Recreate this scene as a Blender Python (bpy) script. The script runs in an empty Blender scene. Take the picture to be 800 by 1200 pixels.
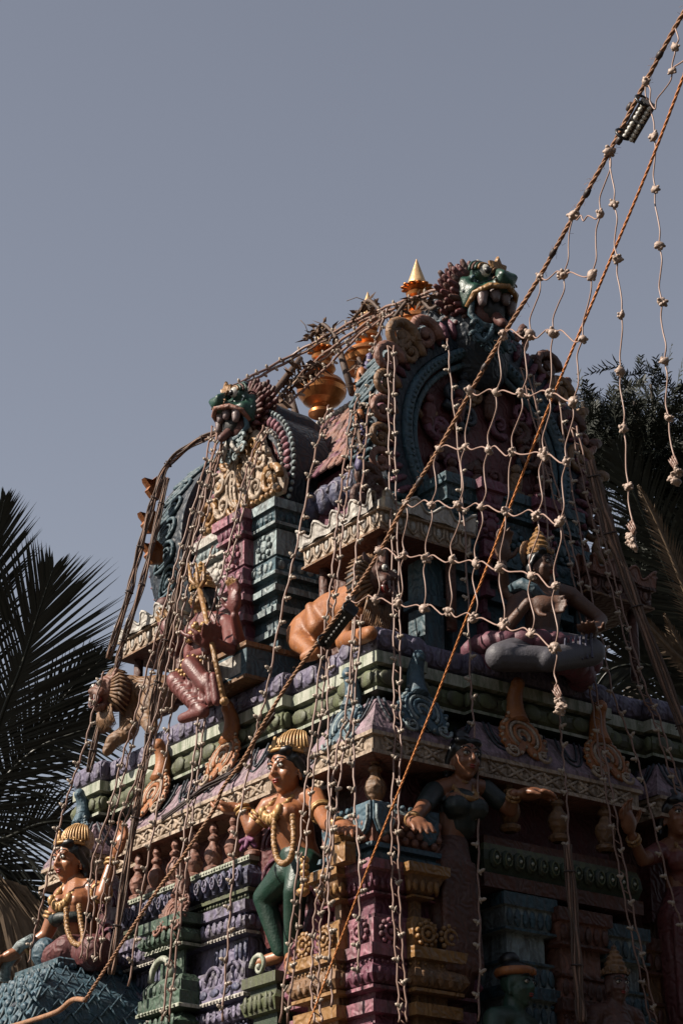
import bpy, bmesh, math, random
import numpy as np
from mathutils import Vector, Matrix, noise
random.seed(7); rnd=random.Random(11)
sc=bpy.context.scene; col=sc.collection
PI=math.pi
# ------------------------------------------------------------------ camera
FP=2600.; HZ=1150.; PXW,PXH=800.,1200.
pitch=math.atan(HZ/FP); CZ=1.7
camd=bpy.data.cameras.new('camera'); camo=bpy.data.objects.new('camera',camd); col.objects.link(camo)
camd.sensor_fit='VERTICAL'; camd.sensor_height=36; camd.lens=36*FP/PXH; camd.clip_end=3000
camo.location=(0,0,CZ); camo.rotation_euler=(PI/2+pitch,0,0); sc.camera=camo
# tower frame: local x runs along the shaded face, local y along the sunlit face
_Fw=np.array([0,math.cos(pitch),math.sin(pitch)]); _R=np.array([1.,0,0]); _U=np.array([0,-math.sin(pitch),math.cos(pitch)])
AZ=math.atan(2050*math.cos(pitch)/FP)
vx=np.array([math.cos(AZ),math.sin(AZ),0]); uy=np.array([-math.sin(AZ),math.cos(AZ),0])
CAM=np.array([0,0,CZ])
def ray(x,y): return _Fw+_R*(x-400)/FP+_U*(600-y)/FP
_C=CAM+ray(441,761)*17.3; C0=np.array([_C[0],_C[1],0.])
def loc(P): d=np.asarray(P,float)-C0; return Vector((d@vx,d@uy,d[2]))
def wor(l): return Vector(C0+vx*l[0]+uy*l[1]+np.array([0,0,l[2]]))
CL=np.array(loc(CAM))
def un(x,y,ax,val):
    "point at photo position x,y on the tower plane axis=val (tower frame)"
    e=np.array(loc(CAM+ray(x,y)))-CL
    return Vector(CL+e*(val-CL[ax])/e[ax])
def X(x,y,v): return un(x,y,0,v)
def Y(x,y,v): return un(x,y,1,v)
def D(x,y,depth): return loc(CAM+ray(x,y)*depth)
# ------------------------------------------------------------------ materials
CARVED={'teal','plum','pink','lavender','dusk','terracotta','rust','ochre','gold_paint','blue','cream','maroon','green_m','indigo','mauve','slate_blue','dark_blue','pale_teal','white'}
MATS={}; ALB=.52
def mat(name,c,rough=.55,metal=0.,var=.25,scale=9.,bump=.25,stain=.35,spec=.4,stainc=(.035,.03,.027),bscale=60):
    if metal<.3: c=tuple(k*ALB for k in c)
    m=bpy.data.materials.new(name); m.use_nodes=True; nt=m.node_tree; N=nt.nodes; L=nt.links
    b=N['Principled BSDF']
    b.inputs['Roughness'].default_value=rough; b.inputs['Metallic'].default_value=metal
    b.inputs['Specular IOR Level'].default_value=spec
    g=N.new('ShaderNodeNewGeometry')
    n1=N.new('ShaderNodeTexNoise'); n1.inputs['Scale'].default_value=scale; n1.inputs['Detail'].default_value=6
    L.new(g.outputs['Position'],n1.inputs['Vector'])
    mx=N.new('ShaderNodeMixRGB'); mx.blend_type='MIX'
    mx.inputs[1].default_value=tuple(min(1,k*(1-var)) for k in c)+(1,)
    mx.inputs[2].default_value=tuple(min(1,k*(1+var)) for k in c)+(1,)
    L.new(n1.outputs['Fac'],mx.inputs[0])
    out=mx.outputs[0]
    if stain>0:
        mp=N.new('ShaderNodeMapping'); mp.inputs['Scale'].default_value=(10,10,1.7)
        L.new(g.outputs['Position'],mp.inputs['Vector'])
        n2=N.new('ShaderNodeTexNoise'); n2.inputs['Scale'].default_value=1.6; n2.inputs['Detail'].default_value=9; n2.inputs['Roughness'].default_value=.72
        L.new(mp.outputs[0],n2.inputs['Vector'])
        rp=N.new('ShaderNodeValToRGB'); rp.color_ramp.elements[0].position=.42; rp.color_ramp.elements[1].position=.60
        rp.color_ramp.elements[0].color=(0,0,0,1); rp.color_ramp.elements[1].color=(stain,)*3+(1,)
        L.new(n2.outputs['Fac'],rp.inputs[0])
        m2=N.new('ShaderNodeMixRGB'); m2.inputs[2].default_value=stainc+(1,)
        L.new(rp.outputs[0],m2.inputs[0]); L.new(out,m2.inputs[1]); out=m2.outputs[0]
    if stain>0 and metal<.3:
        n4=N.new('ShaderNodeTexNoise'); n4.inputs['Scale'].default_value=28; n4.inputs['Detail'].default_value=4; n4.inputs['Roughness'].default_value=.65
        L.new(g.outputs['Position'],n4.inputs['Vector'])
        r4=N.new('ShaderNodeValToRGB'); r4.color_ramp.elements[0].position=.60; r4.color_ramp.elements[1].position=.66
        r4.color_ramp.elements[0].color=(0,0,0,1); r4.color_ramp.elements[1].color=(min(.55,stain),)*3+(1,)
        L.new(n4.outputs['Fac'],r4.inputs[0]); m4=N.new('ShaderNodeMixRGB'); lum=sum(c)/3
        m4.inputs[2].default_value=tuple(min(.8,.45*k+.55*lum+.05) for k in c)+(1,)
        L.new(r4.outputs[0],m4.inputs[0]); L.new(out,m4.inputs[1]); out=m4.outputs[0]
    mr=N.new('ShaderNodeMapRange'); mr.inputs[3].default_value=max(.05,rough-.12); mr.inputs[4].default_value=min(1,rough+.22); L.new(n1.outputs['Fac'],mr.inputs[0]); L.new(mr.outputs[0],b.inputs['Roughness'])
    L.new(out,b.inputs['Base Color'])
    if bump>0:
        n3=N.new('ShaderNodeTexNoise'); n3.inputs['Scale'].default_value=bscale; n3.inputs['Detail'].default_value=5
        L.new(g.outputs['Position'],n3.inputs['Vector'])
        bp=N.new('ShaderNodeBump'); bp.inputs['Strength'].default_value=bump; bp.inputs['Distance'].default_value=.015
        L.new(n3.outputs['Fac'],bp.inputs['Height']); L.new(bp.outputs[0],b.inputs['Normal'])
    if name in CARVED:
        wv=N.new('ShaderNodeTexWave'); wv.wave_type='BANDS'; wv.bands_direction='DIAGONAL'; wv.inputs['Scale'].default_value=5.5; wv.inputs['Distortion'].default_value=11; wv.inputs['Detail'].default_value=1.2; wv.inputs['Detail Scale'].default_value=1.6
        L.new(g.outputs['Position'],wv.inputs['Vector']); b2=N.new('ShaderNodeBump'); b2.inputs['Strength'].default_value=.4; b2.inputs['Distance'].default_value=.02
        L.new(wv.outputs['Fac'],b2.inputs['Height'])
        if bump>0: L.new(bp.outputs[0],b2.inputs['Normal'])
        L.new(b2.outputs[0],b.inputs['Normal'])
    MATS[name]=m; return m
mat('pale_green',(.56,.57,.47),stain=.8,stainc=(.06,.085,.04),var=.3)
mat('moss_green',(.135,.155,.07),var=.4,stain=.7)
mat('deep_green',(.035,.06,.03),var=.35)
mat('dusk',(.20,.175,.27),stain=.6,var=.35)
mat('lavender',(.235,.205,.315),stain=.8)
mat('indigo',(.10,.105,.19),var=.4,stain=.5)
mat('mauve',(.40,.27,.32),stain=.75)
mat('pink',(.40,.155,.20),stain=.7)
mat('plum',(.20,.055,.095),stain=.4)
mat('cream',(.60,.46,.34),stain=.75,stainc=(.10,.07,.045))
mat('white',(.64,.60,.53),stain=.7,stainc=(.12,.1,.09))
mat('gold_paint',(.40,.215,.075),rough=.42,stain=.4,stainc=(.09,.04,.02))
mat('ochre',(.29,.15,.065),stain=.5)
mat('orange',(.46,.17,.05),rough=.5,stain=.45,stainc=(.1,.03,.015))
mat('teal',(.055,.125,.16),stain=.6)
mat('pale_teal',(.36,.45,.46),stain=.7)
mat('blue',(.065,.14,.19),stain=.35)
mat('dark_blue',(.022,.036,.055),stain=.3,rough=.5)
mat('slate_blue',(.065,.12,.15),stain=.2)
mat('grey_cloth',(.11,.105,.125),stain=.3)
mat('rust',(.125,.045,.028),stain=.4)
mat('terracotta',(.32,.14,.095),stain=.45)
mat('tile_pink',(.36,.17,.16),stain=.6)
mat('maroon',(.14,.03,.03),stain=.3)
mat('dark',(.02,.018,.018),stain=0,var=.3)
mat('black',(.008,.008,.009),stain=0,rough=.35,bump=.1)
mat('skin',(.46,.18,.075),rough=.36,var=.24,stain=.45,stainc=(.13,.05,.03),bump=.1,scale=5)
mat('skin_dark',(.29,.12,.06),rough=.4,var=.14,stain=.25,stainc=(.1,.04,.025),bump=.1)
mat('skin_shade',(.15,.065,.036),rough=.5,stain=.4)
mat('skin_green',(.03,.08,.055),rough=.45,var=.2)
mat('eye_white',(.7,.68,.62),stain=0,rough=.25,bump=0)
mat('lip_red',(.30,.03,.025),stain=0,rough=.3,bump=0)
mat('cloth_green',(.008,.05,.03),rough=.42,var=.2,stain=.15)  # green darkened to stand in for the shadow on the legs
mat('cloth_red',(.20,.05,.042),rough=.42,stain=.25)
mat('cloth_dark',(.018,.03,.028),rough=.45,stain=.1)
mat('lotus_pink',(.22,.07,.105),stain=.4)
mat('yali_green',(.014,.07,.045),rough=.35,stain=.2)
mat('tooth',(.21,.145,.14),stain=.25,rough=.4)
mat('mouth_red',(.13,.04,.03),stain=.3)
mat('brass',(.48,.20,.07),rough=.34,metal=.92,var=.3,stain=.45,stainc=(.18,.06,.02),scale=5,bump=.12,bscale=25)
mat('cone_gilt',(.50,.32,.16),rough=.42,metal=.35,stain=.2)
mat('gilt',(.60,.35,.13),rough=.38,metal=.2,stain=.3,stainc=(.12,.05,.02),bump=.15)
mat('wire',(.31,.18,.135),rough=.4,stain=0,var=.2,bump=0)
mat('wire_dark',(.055,.035,.03),rough=.5,stain=0,bump=0)
mat('bulb',(.52,.42,.33),rough=.4,stain=0,var=.15,bump=.1)
mat('net_wire',(.44,.28,.22),rough=.4,stain=0,var=.1,bump=0)
mat('net_bulb',(.54,.40,.32),rough=.45,stain=0,var=.2,bump=.3,bscale=120)
mat('rope',(.50,.25,.13),rough=.7,stain=.3,var=.4,scale=60,bump=.5,bscale=250)
mat('orange_rope',(.95,.36,.11),rough=.6,stain=0,var=.2,scale=80,bump=.4,bscale=300)
mat('ribbon',(.36,.20,.13),rough=.6,stain=.4,var=.3,scale=25)
mat('wood',(.13,.075,.05),rough=.7,stain=.4,var=.4)
mat('dry_leaf',(.19,.095,.045),rough=.7,stain=.4,var=.45,scale=25)
mat('device_grey',(.12,.115,.11),rough=.45,stain=.2)
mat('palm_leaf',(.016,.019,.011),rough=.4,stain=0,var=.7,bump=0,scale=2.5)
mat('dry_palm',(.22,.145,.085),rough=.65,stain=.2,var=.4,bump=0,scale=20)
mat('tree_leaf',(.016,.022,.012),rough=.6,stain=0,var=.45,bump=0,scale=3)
mat('bark',(.08,.06,.045),rough=.85,stain=.4,var=.4)
mat('earth',(.10,.08,.06),rough=.95,stain=.4,scale=.7,spec=.1)
mat('plaster',(.34,.30,.26),stain=.5)
mat('purple_cloth',(.12,.10,.22),stain=.1)
mat('flower_purple',(.24,.06,.16),stain=.2)
# ------------------------------------------------------------------ mesh builder
class MB:
    def __init__(s): s.v=[]; s.f=[]; s.m=[]; s.sm=[]; s.names=[]
    def mi(s,n):
        if n not in s.names: s.names.append(n)
        return s.names.index(n)
    def add(s,vs,fs,m,smooth=False):
        o=len(s.v); s.v.extend([Vector(p) for p in vs]); k=s.mi(m)
        for f in fs: s.f.append([i+o for i in f]); s.m.append(k); s.sm.append(smooth)
    def box(s,x0,x1,y0,y1,z0,z1,m):
        s.add([(x0,y0,z0),(x1,y0,z0),(x1,y1,z0),(x0,y1,z0),(x0,y0,z1),(x1,y0,z1),(x1,y1,z1),(x0,y1,z1)],
              [(0,3,2,1),(4,5,6,7),(0,1,5,4),(1,2,6,5),(2,3,7,6),(3,0,4,7)],m)
    def bar(s,p,q,w,t,up,m,w2=None):
        "box from p to q, width w across, thickness t along up"
        p=Vector(p);q=Vector(q);d=(q-p).normalized();up=Vector(up);sd=d.cross(up).normalized();up=sd.cross(d).normalized()
        w2=w if w2 is None else w2
        vs=[]
        for c,ww in ((p,w),(q,w2)):
            for a,b in ((-1,-1),(1,-1),(1,1),(-1,1)): vs.append(c+sd*a*ww/2+up*b*t/2)
        s.add(vs,[(0,1,2,3),(7,6,5,4),(0,4,5,1),(1,5,6,2),(2,6,7,3),(3,7,4,0)],m)
    def tube(s,pts,r,m,n=6,caps=True):
        pts=[Vector(p) for p in pts]; k=len(pts)
        rs=r if isinstance(r,(list,tuple)) else [r]*k
        t0=(pts[1]-pts[0]).normalized(); a=t0.orthogonal().normalized(); vs=[]
        for i,p in enumerate(pts):
            t=(pts[min(i+1,k-1)]-pts[max(i-1,0)]).normalized()
            a=(a-t*a.dot(t)).normalized() if (a-t*a.dot(t)).length>1e-6 else t.orthogonal().normalized()
            b=t.cross(a)
            for j in range(n): vs.append(p+(a*math.cos(2*PI*j/n)+b*math.sin(2*PI*j/n))*rs[i])
        fs=[(i*n+j,i*n+(j+1)%n,(i+1)*n+(j+1)%n,(i+1)*n+j) for i in range(k-1) for j in range(n)]
        if caps: fs+= [tuple(range(n-1,-1,-1)),tuple((k-1)*n+j for j in range(n))]
        s.add(vs,fs,m,True)
    def ell(s,c,r,m,ax=None,nu=8,nv=5):
        "ellipsoid: radii along the three axes of ax (default world axes)"
        c=Vector(c)
        if not isinstance(r,(tuple,list)): r=(r,r,r)
        A=ax or (Vector((1,0,0)),Vector((0,1,0)),Vector((0,0,1)))
        vs=[c+A[2]*r[2]]
        for i in range(1,nv):
            th=PI*i/nv
            for j in range(nu):
                ph=2*PI*j/nu
                vs.append(c+A[0]*r[0]*math.sin(th)*math.cos(ph)+A[1]*r[1]*math.sin(th)*math.sin(ph)+A[2]*r[2]*math.cos(th))
        vs.append(c-A[2]*r[2]); fs=[]
        for j in range(nu): fs.append((0,1+j,1+(j+1)%nu))
        for i in range(nv-2):
            for j in range(nu): fs.append((1+i*nu+j,1+(i+1)*nu+j,1+(i+1)*nu+(j+1)%nu,1+i*nu+(j+1)%nu))
        e=len(vs)-1
        for j in range(nu): fs.append((1+(nv-2)*nu+(j+1)%nu,1+(nv-2)*nu+j,e))
        s.add(vs,fs,m,True)
    def cone(s,p,r0,q,r1,m,n=10):
        "round cone (capsule with two radii)"
        p=Vector(p);q=Vector(q);d=q-p
        if d.length<1e-5: s.ell(p,max(r0,r1),m,nu=n,nv=7); return
        t=d.normalized();a=t.orthogonal().normalized();b=t.cross(a);vs=[p-t*r0];rings=[]
        for k in (-60,-30,0): rings.append((p+t*r0*math.sin(math.radians(k)),r0*math.cos(math.radians(k))))
        for k in (0,30,60): rings.append((q+t*r1*math.sin(math.radians(k)),r1*math.cos(math.radians(k))))
        for c,r in rings:
            for j in range(n): vs.append(c+(a*math.cos(2*PI*j/n)+b*math.sin(2*PI*j/n))*r)
        vs.append(q+t*r1); fs=[(0,1+(j+1)%n,1+j) for j in range(n)]
        for i in range(5):
            for j in range(n): fs.append((1+i*n+j,1+i*n+(j+1)%n,1+(i+1)*n+(j+1)%n,1+(i+1)*n+j))
        e=len(vs)-1; fs+=[(1+5*n+j,1+5*n+(j+1)%n,e) for j in range(n)]
        s.add(vs,fs,m,True)
    def lathe(s,c,prof,m,n=16,ax=None,ms=None):
        "prof: (radius, height) from c along axis"
        c=Vector(c); A=ax or (Vector((1,0,0)),Vector((0,1,0)),Vector((0,0,1))); k=len(prof)
        for i in range(k-1):
            vs=[]
            for r,h in prof[i:i+2]:
                for j in range(n): vs.append(c+A[0]*r*math.cos(2*PI*j/n)+A[1]*r*math.sin(2*PI*j/n)+A[2]*h)
            s.add(vs,[(j,(j+1)%n,n+(j+1)%n,n+j) for j in range(n)],ms[i] if ms else m,True)
    def mould(s,path,prof,m=None,seg=None,caps=True,skip=()):
        "sweep profile [(out,z,mat)...] (top to bottom) round a closed CCW plan path with mitred corners; seg: {path segment: {mat: mat}}"
        n=len(path); P=[Vector((p[0],p[1])) for p in path]; off=[]
        for i in range(n):
            d1=(P[i]-P[i-1]).normalized(); d2=(P[(i+1)%n]-P[i]).normalized()
            n1=Vector((d1.y,-d1.x)); n2=Vector((d2.y,-d2.x)); off.append((n1+n2)/(1+n1.dot(n2)) if n1.dot(n2)>-.9 else n1)
        for k in range(len(prof)-1):
            o0,z0=prof[k][:2];o1,z1=prof[k+1][:2];mm=prof[k][2] if len(prof[k])>2 else m
            for i in range(n):
                if i in skip: continue
                j=(i+1)%n
                vs=[]
                for (q,f,o,z) in ((i,off[i],o0,z0),(j,off[j],o0,z0),(j,off[j],o1,z1),(i,off[i],o1,z1)):
                    w=P[q]+f*o; vs.append((w.x,w.y,z))
                m3=mm
                if seg and i in seg: m3=seg[i].get(mm,mm)
                s.add(vs,[(0,3,2,1)],m3)
        if caps:
            for k,flip in ((0,False),(len(prof)-1,True)):
                o,z=prof[k][:2]; vs=[]
                for i in range(n): w=P[i]+off[i]*o; vs.append((w.x,w.y,z))
                f=list(range(n)); s.add(vs,[tuple(reversed(f)) if flip else tuple(f)],(prof[k][2] if len(prof[k])>2 else m) if k==0 else (prof[k-1][2] if len(prof[k-1])>2 else m))
    def plate(s,pts,nrm,th,m,bev=.0):
        "extruded outline (points in order) thickness th along nrm, front face slightly domed by bev inset"
        pts=[Vector(p) for p in pts]; nrm=Vector(nrm).normalized(); k=len(pts); c=sum(pts,Vector())/k
        vs=[p for p in pts]+[p+nrm*th*.6 for p in pts]+[c+(p-c)*(1-bev)+nrm*th for p in pts]+[c+nrm*th]
        fs=[(i,(i+1)%k,k+(i+1)%k,k+i) for i in range(k)]+[(k+i,k+(i+1)%k,2*k+(i+1)%k,2*k+i) for i in range(k)]+[(2*k+i,2*k+(i+1)%k,3*k) for i in range(k)]
        s.add(vs,fs,m)
    def spiral(s,c,a,b,r,m,turns=1.6,w=.25,flip=1,nrm=None,start=0.):
        "scroll: tapering tube spiralling in plane a,b from radius r to the eye"
        c=Vector(c);a=Vector(a);b=Vector(b);N=int(14*turns);pts=[];rs=[]
        for i in range(N+1):
            t=i/N; rr=r*(1-t)**.8*.92+r*.08; th=start+flip*t*turns*2*PI
            pts.append(c+(a*math.cos(th)+b*math.sin(th))*rr); rs.append(r*w*(1-.65*t))
        s.tube(pts,rs,m,n=6)
        s.ell(c,r*w*.9,m,nu=6,nv=4)
    def build(s,name,parent=None,base=None,remesh=None,smooth_it=2,fixn=True):
        me=bpy.data.meshes.new(name); b=Vector(base) if base is not None else Vector((0,0,0))
        me.from_pydata([p-b for p in s.v],[],s.f); 
        for n in s.names: me.materials.append(MATS[n])
        me.polygons.foreach_set('material_index',s.m); me.polygons.foreach_set('use_smooth',s.sm); me.update()
        if fixn and not remesh and len(s.f)<60000:
            bm=bmesh.new(); bm.from_mesh(me); bmesh.ops.recalc_face_normals(bm,faces=bm.faces); bm.to_mesh(me); bm.free()
        o=bpy.data.objects.new(name,me); col.objects.link(o)
        if remesh:
            r=o.modifiers.new('r','REMESH'); r.mode='VOXEL'; r.voxel_size=remesh; r.use_smooth_shade=True
            q=o.modifiers.new('s','SMOOTH'); q.iterations=smooth_it; q.factor=.5
            dg=bpy.context.evaluated_depsgraph_get(); dg.update()
            nm=bpy.data.meshes.new_from_object(o.evaluated_get(dg)); o.modifiers.clear(); o.data=nm; bpy.data.meshes.remove(me)
            nm.name=name
            if not nm.materials: nm.materials.append(MATS[s.names[0]])
        if parent is not None: o.parent=parent
        return o
def tag(o,label=None,cat=None,group=None,kind=None):
    if label: o['label']=label
    if cat: o['category']=cat
    if group: o['group']=group
    if kind: o['kind']=kind
    return o
def root(name,base,label,cat,group=None):
    "an Empty at the thing's base, turned with the tower"
    o=bpy.data.objects.new(name,None); o.empty_display_size=.1; col.objects.link(o)
    o.location=wor(base); o.rotation_euler=(0,0,AZ); tag(o,label,cat,group); o['_b']=tuple(base)
    return o
def part(mb,name,r,label=None,**k):
    o=mb.build(name,r,base=r['_b'],**k)
    if label: o['label']=label
    return o
def sub(mb,name,parent,r,**k): return mb.build(name,parent,base=r['_b'],**k)
UP=Vector((0,0,1)); MX=Vector((-1,0,0)); MY=Vector((0,-1,0)); PX=Vector((1,0,0)); PY=Vector((0,1,0))
def catmull(pts,n=6):
    pts=[Vector(p) for p in pts]; out=[]
    for i in range(len(pts)-1):
        p0=pts[max(i-1,0)];p1=pts[i];p2=pts[i+1];p3=pts[min(i+2,len(pts)-1)]
        for k in range(n):
            t=k/n; out.append(.5*((2*p1)+(p2-p0)*t+(2*p0-5*p1+4*p2-p3)*t*t+(3*p1-p0-3*p2+p3)*t**3))
    out.append(pts[-1]); return out
# ================================================================== THE TOWER
T=root('temple_tower',(0,0,0),'ornate painted temple gate tower with stacked carved cornices, pillars and a tiled barrel roof','tower')
W,L=3.4,4.77
def plan(q=0.,rec=.1,qb=None):
    qb=q if qb is None else qb
    return [(-q,-q),(.5,-q),(.5,rec),(.95,rec),(.95,-qb),(2.45,-qb),(2.45,rec),(2.9,rec),(2.9,-q),(W+q,-q),(W+q,L+q),(-q,L+q),
            (-q,4.27),(rec,4.27),(rec,3.47),(-qb,3.47),(-qb,1.3),(rec,1.3),(rec,.5),(-q,.5)]
# visible plan segments: (start index) right face 0,2,4,6,8 ; left face 11(-q far corner) ... 19
def segs(path,offs):
    "visible outward segments of the two faces as (p,q,normal) at offset offs"
    n=len(path); out=[]
    for i in list(range(0,9))+list(range(11,20)):
        p=Vector(path[i]+(0,)); q=Vector(path[(i+1)%n]+(0,)); d=(q-p).normalized(); nn=Vector((d.y,-d.x,0))
        out.append((p+nn*offs,q+nn*offs,nn,i))
    return out
def main_seg(nn): return nn.x<-.5 or nn.y<-.5
def petals(mb,p,q,nn,z0,z1,w,th,m,gap=.86,nu=8,nv=5):
    p=Vector(p);q=Vector(q);ln=(q-p).length; k=max(1,round(ln/w)); d=(q-p).normalized(); zc=(z0+z1)/2
    for i in range(k):
        c=p+d*ln*(i+.5+rnd.uniform(-.09,.09))/k; j1=rnd.uniform(.86,1.06); a2=rnd.uniform(-.1,.1); d3=(d+UP*a2).normalized(); mb.ell((c.x,c.y,zc+rnd.uniform(-.03,.03)*(z1-z0)),(ln/k/2*gap*j1,th*rnd.uniform(.7,1.1),(z1-z0)/2*rnd.uniform(.9,1.02)),m,ax=(d3,nn,d3.cross(nn)*-1),nu=nu,nv=nv)
def beads(mb,p,q,z,r,step,m):
    p=Vector(p);q=Vector(q);ln=(q-p).length;k=max(1,int(ln/step));d=(q-p)/k
    for i in range(k):
        if rnd.random()<.06: continue
        c=p+d*(i+.5+rnd.uniform(-.1,.1)); mb.ell((c.x,c.y,z+rnd.uniform(-.1,.1)*r),r*rnd.uniform(.8,1.1),m,nu=6,nv=4)
# --- hidden ground storey under the picture
mb=MB(); mb.mould(plan(.25,.05),[(0,4.2,'plaster'),(.12,4.2,'plaster'),(.15,4.1,'plum'),(.05,4.0,'plaster'),(0,3.9,'plaster'),(0,.6,'plaster'),(.12,.55,'plaster'),(.12,0,'plaster')]); part(mb,'gate_storey',T)
mb=MB(); mb.mould([(.25,.25),(W-.25,.25),(W-.25,L-.25),(.25,L-.25)],[(0,7.35,'rust'),(0,4.15,'rust')]); part(mb,'core_wall',T)
# --- lavender ledge and green cornice
P1=plan(0,.10)
mb=MB(); mb.mould(P1,[(-.22,7.93,'dusk'),(-.04,7.93,'dusk'),(-.02,7.905,'dusk'),(.0,7.86,'dusk'),(.0,7.80,'dusk'),(-.02,7.755,'dusk'),(-.06,7.735,'indigo'),(-.06,7.715,'indigo')])
for p,q,nn,i in segs(P1,0):
    if main_seg(nn): petals(mb,p,q,nn,7.75,7.91,.17,.012,'dusk')
part(mb,'lotus_ledge',T)
mb=MB(); mb.mould(P1,[(-.1,7.72,'pale_green'),(0,7.72,'pale_green'),(.0,7.625,'pale_green'),(-.05,7.615,'deep_green'),(-.06,7.59,'deep_green'),(-.03,7.58,'moss_green'),(0.,7.545,'moss_green'),(.012,7.50,'moss_green'),(0,7.455,'moss_green'),(-.03,7.425,'pale_green'),(.0,7.42,'pale_green'),(.0,7.395,'deep_green'),(-.13,7.38,'deep_green'),(-.13,7.29,'deep_green')])
for p,q,nn,i in segs(P1,0.012):
    if main_seg(nn): petals(mb,p,q,nn,7.435,7.575,.235,.02,'moss_green',gap=.9,nu=10)
part(mb,'green_cornice',T)
# --- pink curved eave
P2=plan(0.03,.25)
mb=MB(); mb.mould(P2,[(-.12,7.34,'mauve'),(-.06,7.335,'mauve'),(-.01,7.30,'mauve'),(.03,7.24,'mauve'),(.07,7.16,'mauve'),(.11,7.09,'mauve'),(.15,7.02,'mauve'),(.15,6.985,'dark_blue'),(.0,6.98,'dark_blue')])
for p,q,nn,i in segs(P2,0):
    if not main_seg(nn): continue
    d=(q-p).normalized(); ln=(q-p).length; k=max(1,round(ln/.34))
    for j in range(k):
        for w_,dz in ((.13,.0),(.075,.05)):
            c=p+d*ln*(j+.5)/k; pts=[]
            for t in range(9):
                a=PI*t/8; zz=7.31-(.24-dz)*math.sin(a); oo=.02+(7.31-zz)*.43
                pts.append(Vector((c.x,c.y,zz))-d*math.cos(a)*w_+nn*oo)
            mb.tube(pts,.011,'dark_blue',n=5)
part(mb,'pink_eave',T)
# --- carved cream frieze
P3=plan(0.06,.22)
mb=MB(); mb.mould(P3,[(0,6.985,'cream'),(.13,6.985,'cream'),(.13,6.955,'cream'),(.10,6.95,'cream'),(.10,6.835,'cream'),(.14,6.83,'cream'),(.14,6.80,'terracotta'),(-.35,6.785,'terracotta')])
for p,q,nn,i in segs(P3,.10):
    d=(q-p).normalized(); ln=(q-p).length; k=max(1,round(ln/.2))
    for j in range(k):
        a=p+d*ln*j/k; b=p+d*ln*(j+1)/k
        for (s,e) in (((a,6.842),(b,6.948)),((a,6.948),(b,6.842))):
            mb.tube([Vector((s[0].x,s[0].y,s[1]))+nn*.008,Vector((e[0].x,e[0].y,e[1]))+nn*.008],.014,'cream',n=5)
        c=(a+b)/2
        for dx,dz,rx,rz in ((0,.038,.03,.016),(0,-.038,.03,.016),(.06,0,.02,.034),(-.06,0,.02,.034)):
            mb.ell(Vector((c.x,c.y,6.895+dz))+d*dx,(rx,.016,rz),'cream',ax=(d,nn,UP),nu=6,nv=4)
part(mb,'carved_frieze',T)
# --- leaf ornaments on the eave
def leaf_orn(c,nn,d,s,m,m2,lean=.35):
    "kudu: two scalloped lobes round a hollow ring, with a neck that bends outwards and ends in a knob"
    mb=MB(); c=Vector(c)
    up=(UP+nn*-.38).normalized(); fr=d.cross(up); fr=fr if fr.dot(nn)>0 else -fr
    o=[]
    for k in range(40):
        a=-PI/2+2*PI*k/40; x=math.cos(a); y=math.sin(a)
        r=1-.12*abs(math.sin(a*9)); lob=1.0+.25*max(0,-y)*abs(x)
        yy=y*.62 if y<0 else y*.75
        notch=.28*math.exp(-((x)/.22)**2) if y<0 else 0
        o.append(c+d*x*.72*s*r*lob+up*(yy*s*r*1.0+notch*s))
    mb.plate(o,fr,.09*s,m,.25)
    for k in range(40):
        if k%2==0: mb.ell(o[k]*.9+c*.1+fr*.07*s,.05*s,m2,nu=6,nv=4)
    for rr,tt,mm in ((.50,.045,m),(.40,.05,m2),(.28,.06,m),(.16,.045,m2)):
        mb.tube([c+up*.06*s+fr*.10*s+(d*math.cos(t)+up*math.sin(t))*rr*s for t in [(-.28+1.56*i/14)*PI for i in range(15)]],tt*s,mm,n=6)
    for sg in (-1,1):
        mb.spiral(c+d*sg*.46*s-up*.42*s+fr*.09*s,d*sg,up,.2*s,m2,turns=1.3,flip=-1)
        for k in range(6): mb.ell(c+d*sg*(.66-.09*k)*s+up*(.06+.13*k)*s+fr*.08*s,(.075*s,.05*s,.055*s),m2 if k%2 else m,ax=(d,fr,up),nu=6,nv=4)
    mb.ell(c+fr*.06*s,(.1*s,.05*s,.12*s),'dark',ax=(d,fr,up),nu=8,nv=5)
    neck=catmull([c+up*.5*s+fr*.05*s,c+up*.85*s+fr*.08*s,c+up*1.15*s+fr*(.08+lean*.4)*s,c+up*1.36*s+fr*(.08+lean)*s],4)
    k=len(neck); mb.tube(neck,[s*(.27-.12*i/(k-1)) for i in range(k)],m,n=8)
    mb.ell(neck[-1],(.17*s,.17*s,.18*s),m,nu=8,nv=6); mb.ell(neck[-1]+fr*.1*s,(.07*s,.07*s,.07*s),m2,nu=6,nv=4)
    for sg in (-1,1): mb.ell(neck[len(neck)//2]+d*sg*.12*s,(.06*s,.06*s,.2*s),m2,nu=6,nv=4)
    return mb
def orn_at(px,py,face,s,m,m2,v=-.1,lab=None,lean=.35):
    if face=='L': c=X(px,py,v); nn,d=MX,PY
    else: c=Y(px,py,v); nn,d=MY,PX
    part(leaf_orn(c,nn,d,s,m,m2,lean),'leaf_ornament',T,lab)
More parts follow.
